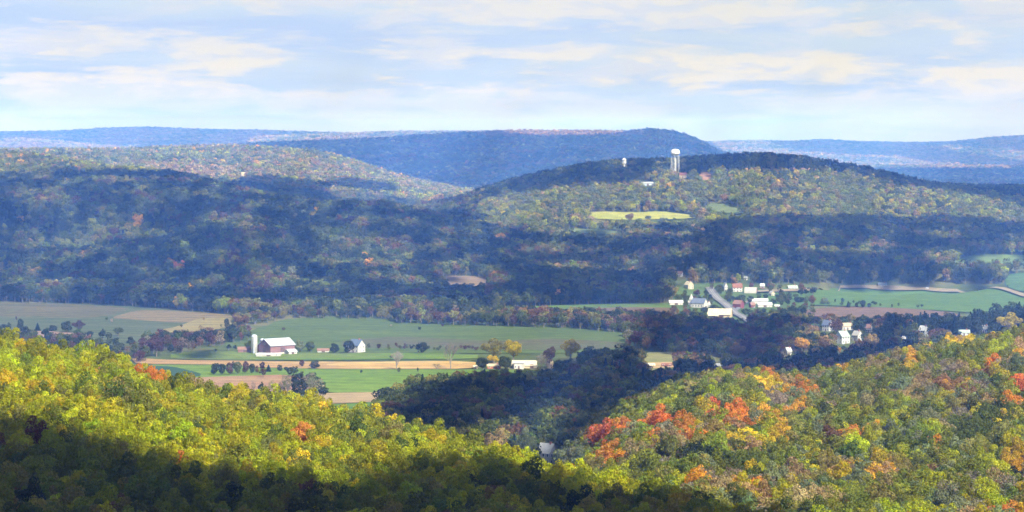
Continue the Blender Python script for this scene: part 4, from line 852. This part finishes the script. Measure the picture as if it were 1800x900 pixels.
# --- near slopes: the 300 trees that show largest are trees of their own
X, Y, Z = scatter(585, 1460, 4.9, 21, (-60, 1860)); px, py = proj(X, Y, Z + 11)
hs = rng.uniform(.68, 1.2, len(X)); hs = np.where(Y < 800, hs * .92, hs)
pyt = HY + F * (H - Z - 14 * hs) / Y
d4 = np.interp(px, [0, 300, 700, 1000, 1200, 1400, 1800], [1000, 950, 900, 830, 770, 700, 680]) + 70
left = Y < d4; d6 = np.interp(px, [0, 940, 1000, 1290, 1800, 3200], [0, 1000, 1230, 1330, 1440, 1550]); right = ~left & (Y < d6)
ok = (left | right) & visible(px, Y, pyt, 16) & clear_sight(px, Y, pyt, 4.5 * F / Y)
ok &= ~((px > 930) & (px < 990) & (Y > d4 - 60) & (pyt < 815))
X, Y, Z, px, py, hs, left, pyt = [v[ok] for v in (X, Y, Z, px, py, hs, left, pyt)]
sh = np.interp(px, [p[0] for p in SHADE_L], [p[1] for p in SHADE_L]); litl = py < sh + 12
cl, sl1 = paint(px, py, MIXL, 31, Xw=X, Yw=Y, patch=60); cd, sl2 = paint(px, py, MIXL_SHADE, 32, Xw=X, Yw=Y, patch=60); cr, sr = paint(px, py, MIXR, 33, Xw=X, Yw=Y, patch=70)
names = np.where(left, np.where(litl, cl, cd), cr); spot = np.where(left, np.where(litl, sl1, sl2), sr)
inview = (px > 4) & (px < 1796) & (pyt < 893) & (pyt > 0)
vis2 = np.ones(len(X), bool)
size = 4.7 * hs * F / Y; size = np.where(inview, size, -1); size[(spot >= 0)] *= 1.0
order = np.argsort(-size); pick = np.zeros(len(X), bool)
pick[order[:300]] = True; pick &= size > 0
PLACES = {('l', 1): 'in the sunlit canopy of the left foreground slope', ('l', 0): 'in the shadowed canopy along the bottom of the view', ('r', 1): 'in the sunlit mixed canopy of the right foreground slope'}
WORDS = {'dark': 'dark green', 'green': 'deep green', 'fresh': 'fresh green', 'olive': 'olive green', 'lime': 'yellow green', 'goldgreen': 'gold tinged green', 'yellow': 'yellow', 'gold': 'golden', 'orange': 'orange',
         'flame': 'red orange', 'red': 'scarlet', 'russet': 'russet', 'rust': 'rusty orange', 'tan': 'tan', 'grey': 'greyish thin crowned', 'pine': 'blackish green', 'plum': 'plum coloured', 'sage': 'pale sage green'}
proto = {}
def single_tree(name, label, loc, s, rz, colour, mesh, style, cat='tree', group=None, sz=None):
    key = (mesh.name, style, name)
    if key not in proto:
        r_ = empty(name, (0, 0, 0), 0, None, None)
        c = bpy.data.objects.new('crown', mesh); COL.objects.link(c); c.parent = r_
        if style != 'bare':
            c.material_slots[0].link = 'OBJECT'; c.material_slots[0].material = LEAF_O
            t = bpy.data.objects.new('trunk', trunk_mesh(style)); COL.objects.link(t); t.parent = r_
        proto[key] = r_; root = r_
    else:
        src = proto[key]; root = src.copy(); COL.objects.link(root)
        for k in ('label', 'category', 'group'):
            if k in root: del root[k]
        for ch in src.children:
            c = ch.copy(); COL.objects.link(c); c.parent = root
    for ch in root.children:
        if ch.name.startswith('crown'): ch.color = (*colour, 1)
    root.location = loc; root.rotation_euler = (0, 0, rz); root.scale = (s, s, sz or s)
    return tag(root, label, cat, group)
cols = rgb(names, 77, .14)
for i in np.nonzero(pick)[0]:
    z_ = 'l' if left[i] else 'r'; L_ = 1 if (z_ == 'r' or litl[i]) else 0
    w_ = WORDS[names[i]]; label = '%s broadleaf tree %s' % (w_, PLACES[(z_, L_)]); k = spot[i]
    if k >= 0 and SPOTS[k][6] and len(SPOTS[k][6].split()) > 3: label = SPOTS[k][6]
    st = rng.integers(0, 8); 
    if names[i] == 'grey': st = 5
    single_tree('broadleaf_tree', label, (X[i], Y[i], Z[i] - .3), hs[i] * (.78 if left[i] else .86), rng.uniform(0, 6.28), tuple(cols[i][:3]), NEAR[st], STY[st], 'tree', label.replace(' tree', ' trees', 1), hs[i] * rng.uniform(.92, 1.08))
rest = ~pick
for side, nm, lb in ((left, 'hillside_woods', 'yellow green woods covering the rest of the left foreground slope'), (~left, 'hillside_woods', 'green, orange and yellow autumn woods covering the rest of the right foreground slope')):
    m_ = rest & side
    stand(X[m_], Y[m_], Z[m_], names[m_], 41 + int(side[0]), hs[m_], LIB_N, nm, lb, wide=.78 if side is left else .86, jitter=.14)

# --- valley woods and tree lines (outlines of where the trunks stand)
WOODS = [([(640, 765), (672, 722), (730, 700), (800, 690), (880, 684), (910, 668), (960, 660), (1000, 648), (1060, 640), (1130, 646), (1140, 690), (1240, 700), (1240, 830), (620, 850)], 1.0, MIXW, 1.0),
         ([(1130, 662), (1200, 652), (1300, 655), (1400, 640), (1500, 640), (1560, 640), (1700, 640), (1700, 720), (1130, 720)], 1.0, mix(dark=.4, green=.25, pine=.15, russet=.12, rust=.08), .95),
         ([(690, 562), (760, 560), (900, 560), (1000, 562), (1130, 566), (1240, 570), (1340, 574), (1420, 574), (1420, 622), (1300, 636), (1180, 625), (1130, 615), (1115, 588), (1000, 578), (860, 574), (690, 569)], .9, mix(dark=.25, green=.25, olive=.16, russet=.16, plum=.1, rust=.08), .85),
         ([(1400, 572), (1700, 585), (1850, 590), (1850, 640), (1700, 650), (1400, 650)], .62, mix(dark=.3, green=.24, olive=.14, russet=.12, rust=.12, tan=.08), .85),
         ([(1560, 575), (1700, 580), (1760, 560), (1850, 560), (1850, 600), (1700, 602), (1560, 600)], .9, mix(dark=.5, pine=.4, green=.1), .95),
         ([(400, 555), (520, 553), (700, 556), (700, 563), (520, 560), (440, 572), (395, 598), (380, 598), (420, 568)], .8, mix(dark=.3, green=.3, russet=.2, olive=.2), .7),
         ([(230, 625), (250, 608), (330, 600), (400, 590), (440, 590), (440, 600), (400, 606), (340, 616), (300, 632), (230, 640)], .55, mix(dark=.3, green=.2, russet=.2, plum=.2, grey=.1), .75),
         ([(-60, 590), (60, 588), (200, 596), (200, 602), (60, 606), (-60, 606)], .7, mix(dark=.5, green=.3, plum=.2), .7),
         ([(0, 606), (120, 604), (330, 622), (230, 640), (0, 640)], .5, mix(dark=.4, green=.3, russet=.2, plum=.1), .6),
         ([(640, 612), (700, 610), (760, 612), (840, 613), (840, 617), (700, 616), (640, 617)], .55, mix(dark=.5, plum=.3, green=.2), .28),
         ([(1340, 531), (1400, 527), (1540, 536), (1660, 543), (1660, 546), (1540, 541), (1400, 534)], .16, mix(dark=.5, green=.4, plum=.1), .38),
         ([(360, 660), (380, 652), (450, 655), (520, 662), (510, 666), (380, 664)], .5, mix(dark=.6, plum=.25, rust=.15), .55),
         ([(430, 706), (480, 694), (560, 690), (570, 705), (540, 725), (430, 720)], .5, mix(dark=.4, grey=.3, sage=.3), .9),
         ([(1180, 500), (1300, 498), (1430, 512), (1430, 572), (1180, 572)], .19, mix(dark=.4, green=.4, russet=.2), .62),
         ([(-60, 560), (430, 560), (860, 560), (1130, 570), (1800, 545), (1800, 590), (1000, 660), (560, 720), (-60, 650)], .005, mix(dark=.4, green=.3, plum=.2, tan=.1), .3),
         ([(1100, 590), (1180, 600), (1180, 612), (1100, 612)], .5, mix(plum=.4, green=.4, grey=.2), .8)]
X, Y, Z = scatter(1180, 2950, 7.0, 51); pb, pyb = proj(X, Y, Z); keep = np.zeros(len(X), bool); names = np.full(len(X), 'dark', dtype=object); sz = np.ones(len(X)); r_ = np.random.default_rng(5)
for k, (poly, dens, mx_, s_) in enumerate(WOODS):
    m_ = inpoly(pb, pyb, poly) & (r_.uniform(size=len(X)) < dens); m_ &= (Y > 1450) | (k == 0); c, _ = paint(pb, pyb, mx_, 60 + k, False, 90, X, Y); names[m_] = c[m_]; sz[m_] = s_; keep |= m_
base_far = np.interp(pb, [-300, 0, 200, 270, 430, 700, 880, 1180, 1240, 1300, 1830], [532, 532, 537, 541, 557, 556, 550, 532, 505, 500, 500])
pyt = HY + F * (H - Z - 14 * sz) / Y
keep &= ~((pyb < base_far)) & clear_sight(pb, Y, pyt, 4.2 * F / Y * sz) & visible(pb, Y, pyt, 14)
wood1 = inpoly(pb, pyb, WOODS[0][0]) | inpoly(pb, pyb, WOODS[1][0])
fieldhit = on_field(X, Y); hedge = np.zeros(len(X), bool)
for k in (7, 8, 9, 10, 11, 12, 13, 6, 5, 2, 3, 4): hedge |= inpoly(pb, pyb, WOODS[k][0])
m_ = keep & wood1
stand(X[m_], Y[m_], Z[m_], names[m_], 71, sz[m_] * .98, LIB_M, 'valley_woods', 'dark mixed woods filling the gap between the two near slopes')
m_ = keep & ~wood1
stand(X[m_], Y[m_], Z[m_], names[m_], 72, sz[m_], LIB_M, 'hedgerow_trees', 'dull green and russet tree lines between the valley fields and houses')

# --- wooded hills
X, Y, Z = scatter(2560, 4750, 8.0, 81); pb, pyb = proj(X, Y, Z); pc, pyc = proj(X, Y, Z + 11); r_ = np.random.default_rng(6)
base_far = np.interp(pb, [-300, 0, 200, 270, 430, 700, 880, 1180, 1240, 1300, 1830], [532, 532, 537, 541, 557, 556, 550, 532, 505, 500, 500])
pyt = HY + F * (H - Z - 15) / Y
ok = (pyb < base_far) & ~on_field(X, Y) & clear_sight(pb, Y, pyt, 4.5 * F / Y) & visible(pb, Y, pyt, 14) & (r_.uniform(size=len(X)) < .96)
# keep the sightline to the hill clearings open
for poly in ([(1035, 371), (1120, 371), (1215, 375), (1225, 387), (1128, 388), (1040, 387)], [(985, 400), (1095, 404), (1095, 413), (990, 410)], [(1236, 360), (1262, 355), (1310, 373), (1298, 378), (1255, 372)],
             [(1228, 303), (1252, 303), (1252, 317), (1230, 317)], [(1258, 298), (1440, 294), (1440, 299), (1290, 300)], [(1655, 458), (1720, 446), (1860, 450), (1860, 462), (1720, 460)], [(1765, 482), (1860, 478), (1860, 515), (1775, 508)], [(780, 488), (860, 489), (855, 502), (785, 500)]):
    ok &= ~(inpoly(pb, pyt + 6, poly) | inpoly(pb, (pyt + pyb) / 2, poly))
X, Y, Z, pc, pyc = [v[ok] for v in (X, Y, Z, pc, pyc)]
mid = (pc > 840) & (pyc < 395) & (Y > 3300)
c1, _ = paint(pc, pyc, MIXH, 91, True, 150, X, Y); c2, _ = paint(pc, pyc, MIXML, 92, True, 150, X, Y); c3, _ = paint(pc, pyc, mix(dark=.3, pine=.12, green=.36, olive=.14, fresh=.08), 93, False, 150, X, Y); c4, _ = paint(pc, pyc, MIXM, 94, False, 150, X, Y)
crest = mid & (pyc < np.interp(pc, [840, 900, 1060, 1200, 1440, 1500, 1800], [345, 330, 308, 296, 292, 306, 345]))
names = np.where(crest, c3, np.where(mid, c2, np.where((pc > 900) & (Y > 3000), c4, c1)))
lc, _ = paint(pc, pyc, mix(lime=.3, fresh=.32, gold=.03, rust=.05, olive=.2, green=.12), 95, False, 150, X, Y); names = np.where((pc < 330) & (pyc < 302), lc, names)  # limier leaves on the sunlit crest, its brightness put into the colour
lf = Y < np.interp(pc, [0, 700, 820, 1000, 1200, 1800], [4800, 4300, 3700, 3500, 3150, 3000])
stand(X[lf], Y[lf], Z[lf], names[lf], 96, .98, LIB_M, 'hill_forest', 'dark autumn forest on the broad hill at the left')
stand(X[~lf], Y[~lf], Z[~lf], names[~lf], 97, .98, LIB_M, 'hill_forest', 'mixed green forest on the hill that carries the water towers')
X, Y, Z = scatter(4750, 7000, 11.0, 82); pc, pyc = proj(X, Y, Z + 12); pyt = pyc - 3; ok = visible(pc, Y, pyt, 12) & clear_sight(pc, Y, pyt, 6 * F / Y); X, Y, Z, pc, pyc = [v[ok] for v in (X, Y, Z, pc, pyc)]
c, _ = paint(pc, pyc, MIXF, 101, False, 350, X, Y); stand(X, Y, Z, c, 102, 1.2, LIB_F, 'distant_forest', 'pale sunlit autumn woods on the low hills beyond the left hill', wide=1.15)
X, Y, Z = scatter(7000, 10000, 13.5, 83); pc, pyc = proj(X, Y, Z + 12); pyt = pyc - 3; ok = visible(pc, Y, pyt, 10); X, Y, Z, pc, pyc = [v[ok] for v in (X, Y, Z, pc, pyc)]
c, _ = paint(pc, pyc, MIXB, 103, False, 500, X, Y); c[(pyc < 241) & (pc > 850) & (pc < 1130)] = 'rust'; stand(X, Y, Z, c, 104, 1.35, LIB_F, 'ridge_forest', 'blue hazy forest on the long middle ridge', wide=1.3, jitter=.28)  # ridge top strip turned rust to paint in its sunlight
X, Y, Z = scatter(10000, 15200, 19.0, 84); pc, pyc = proj(X, Y, Z + 12); pyt = pyc - 3; ok = visible(pc, Y, pyt, 8); X, Y, Z, pc, pyc = [v[ok] for v in (X, Y, Z, pc, pyc)]
c, _ = paint(pc, pyc, mix(rust=.3, tan=.25, olive=.25, green=.2), 105, False, 700, X, Y); stand(X, Y, Z, c, 106, 1.5, LIB_F, 'ridge_forest', 'pale blue hazy forest on the farthest ridges', wide=1.8)

# --- single trees of the valley:  px, base py, width px, height px, form, colour, label
BARE = [bare_mesh(1, BARKG, 1.0), bare_mesh(2, BARKG, .8)]
MS = {'round': ROUND[0], 'broad': NEAR[0], 'spread': NEAR[2], 'conifer': NEARC, 'column': NEARK, 'sparse': NEARS[0]}
DIM = {'round': (10.4, 12.8), 'broad': (10.0, 14.2), 'spread': (11.4, 12.6), 'conifer': (5.6, 14), 'column': (5.6, 14.6), 'sparse': (9.8, 14)}
KN = {'conifer': 'conifer', 'bare': 'bare_tree', 'column': 'upright_tree'}
for i, (px_, pb_, w_, h_, form, cn, lb) in enumerate(SINGLES):
    if lb == 'dark narrow tree': continue
    x, y, z = place(px_, pb_, 1480 if pb_ < 780 else 1150); k = y / F
    if form == 'bare':
        me = BARE[i % 2]; zs = np.array([v.co[:] for v in me.vertices]); wx = np.ptp(zs[:, 0]); hz = zs[:, 2].max()
        single_tree('bare_tree', lb, (x, y, z), w_ * k / wx, i * 1.3, (.3, .3, .3), me, 'bare', 'tree', None, h_ * k / hz); continue
    dw, dh = DIM[form]; c = PAL[cn]
    single_tree(KN.get(form, 'broadleaf_tree') if form in KN else 'valley_tree', lb, (x, y, z - .4), w_ * k / dw, i * 1.7, tuple(np.array(c) * rng.uniform(.9, 1.1)), ROUND[i % 2] if form == 'round' else MS[form], form, 'tree', None, h_ * k / dh)

# ------------------------------------------------------------------ haze
def build_haze():
    b = MB().box(-9000, 9000, -600, 17000, -14, 262); o = b.build('haze', None) if False else None
    me = bpy.data.meshes.new('haze'); me.from_pydata(b.v, [], b.f); m = bpy.data.materials.new('haze_air'); m.use_nodes = True; nt = m.node_tree; nt.nodes.clear()
    out = nt.nodes.new('ShaderNodeOutputMaterial'); v = nt.nodes.new('ShaderNodeVolumePrincipled'); v.inputs['Color'].default_value = (.12, .30, 1.0, 1); v.inputs['Absorption Color'].default_value = (1, 1, 1, 1)
    v.inputs['Density'].default_value = 1.0e-4; v.inputs['Anisotropy'].default_value = -.3; nt.links.new(v.outputs[0], out.inputs['Volume'])
    me.materials.append(m); me.update(); o = bpy.data.objects.new('haze', me); COL.objects.link(o); tag(o, kind='stuff'); return o
build_haze()

# ------------------------------------------------------------------ sun and sky
sun = bpy.data.lights.new('sun', 'SUN'); so = bpy.data.objects.new('sun', sun); COL.objects.link(so); sun.energy = 5.0; sun.angle = math.radians(.5); sun.color = (1, .955, .88)
so.rotation_euler = Vector(tuple(SUNV)).to_track_quat('Z', 'Y').to_euler(); so.location = (0, 0, 2000)
w = bpy.data.worlds.new('World'); sc.world = w; w.use_nodes = True; nt = w.node_tree; bg = nt.nodes['Background']; bg.inputs['Strength'].default_value = .053
sky = nt.nodes.new('ShaderNodeTexSky'); sky.sky_type = 'NISHITA'; sky.sun_disc = False; sky.sun_elevation = se; sky.sun_rotation = sa; sky.altitude = 300; sky.air_density = 1.0; sky.dust_density = 1.0; sky.ozone_density = 1.0
def nd(t, **kw):
    n_ = nt.nodes.new(t)
    for k, v in kw.items(): setattr(n_, k, v)
    return n_
def math_(op, a_, b_=None, c_=None):
    n_ = nd('ShaderNodeMath', operation=op)
    for i, v in enumerate((a_, b_, c_)):
        if v is None: continue
        if isinstance(v, (int, float)): n_.inputs[i].default_value = v
        else: nt.links.new(v, n_.inputs[i])
    return n_.outputs[0]
tc = nd('ShaderNodeTexCoord'); sp = nd('ShaderNodeSeparateXYZ'); nt.links.new(tc.outputs['Generated'], sp.inputs[0])
az = math_('ARCTAN2', sp.outputs[0], sp.outputs[1]); el = math_('ARCSINE', sp.outputs[2])
def cloud_noise(ka, ke, seed, detail=6, rough=.55, dist=.35):
    cb = nd('ShaderNodeCombineXYZ'); nt.links.new(math_('MULTIPLY', az, ka), cb.inputs[0]); nt.links.new(math_('MULTIPLY', el, ke), cb.inputs[1]); cb.inputs[2].default_value = seed
    n_ = nd('ShaderNodeTexNoise'); n_.inputs['Scale'].default_value = 1; n_.inputs['Detail'].default_value = detail; n_.inputs['Roughness'].default_value = rough; n_.inputs['Distortion'].default_value = dist
    nt.links.new(cb.outputs[0], n_.inputs['Vector']); return n_.outputs['Fac']
def ramp(v, a_, b_, lo=0.0, hi=1.0):
    n_ = nd('ShaderNodeMapRange', interpolation_type='SMOOTHSTEP'); n_.inputs['From Min'].default_value = a_; n_.inputs['From Max'].default_value = b_; n_.inputs['To Min'].default_value = lo; n_.inputs['To Max'].default_value = hi; nt.links.new(v, n_.inputs['Value']); return n_.outputs[0]
def mixc(f, a_, b_):
    n_ = nd('ShaderNodeMix', data_type='RGBA')
    if isinstance(f, float): n_.inputs[0].default_value = f
    else: nt.links.new(f, n_.inputs[0])
    for i, v in ((6, a_), (7, b_)):
        if isinstance(v, tuple): n_.inputs[i].default_value = v
        else: nt.links.new(v, n_.inputs[i])
    return n_.outputs[2]
veil = mixc(ramp(el, 0.0, .014), (5.9, 6.25, 9.0, 1), (5.6, 6.8, 8.6, 1))
fade = ramp(el, .05, .35, .85, .12); base = mixc(fade, sky.outputs[0], veil)
body = cloud_noise(20, 105, 3.3, 8, .58); streak = cloud_noise(7, 95, 8.1, 6, .5); puff = cloud_noise(40, 150, 5.7, 8, .62)
c1 = mixc(ramp(streak, .38, .62), base, (4.8, 6.0, 8.4, 1))
c2 = mixc(ramp(body, .40, .58), c1, (6.6, 7.0, 7.8, 1))
band = math_('MULTIPLY', ramp(el, .010, .018), ramp(el, .024, .034, 1.0, .6))
c3 = mixc(math_('MULTIPLY', math_('MULTIPLY', ramp(puff, .45, .56), ramp(body, .42, .56)), band), c2, (8.1, 7.75, 6.9, 1))
low = ramp(el, -.002, .008, .45, 1.0); hi = ramp(el, .08, .5, 1.0, .35); c4 = mixc(math_('MULTIPLY', low, hi), base, c3)
nt.links.new(c4, bg.inputs['Color'])

# ------------------------------------------------------------------ render settings
sc.view_settings.view_transform = 'Standard'; sc.view_settings.look = 'None'; sc.view_settings.exposure = 1.08; sc.view_settings.gamma = 1
sc.render.engine = 'CYCLES'; cy = sc.cycles; cy.use_denoising = True; cy.max_bounces = 8; cy.diffuse_bounces = 5; cy.glossy_bounces = 1; cy.transmission_bounces = 3; cy.volume_bounces = 2; cy.transparent_max_bounces = 4
cy.use_adaptive_sampling = True; cy.adaptive_threshold = .01; cy.sample_clamp_indirect = 6
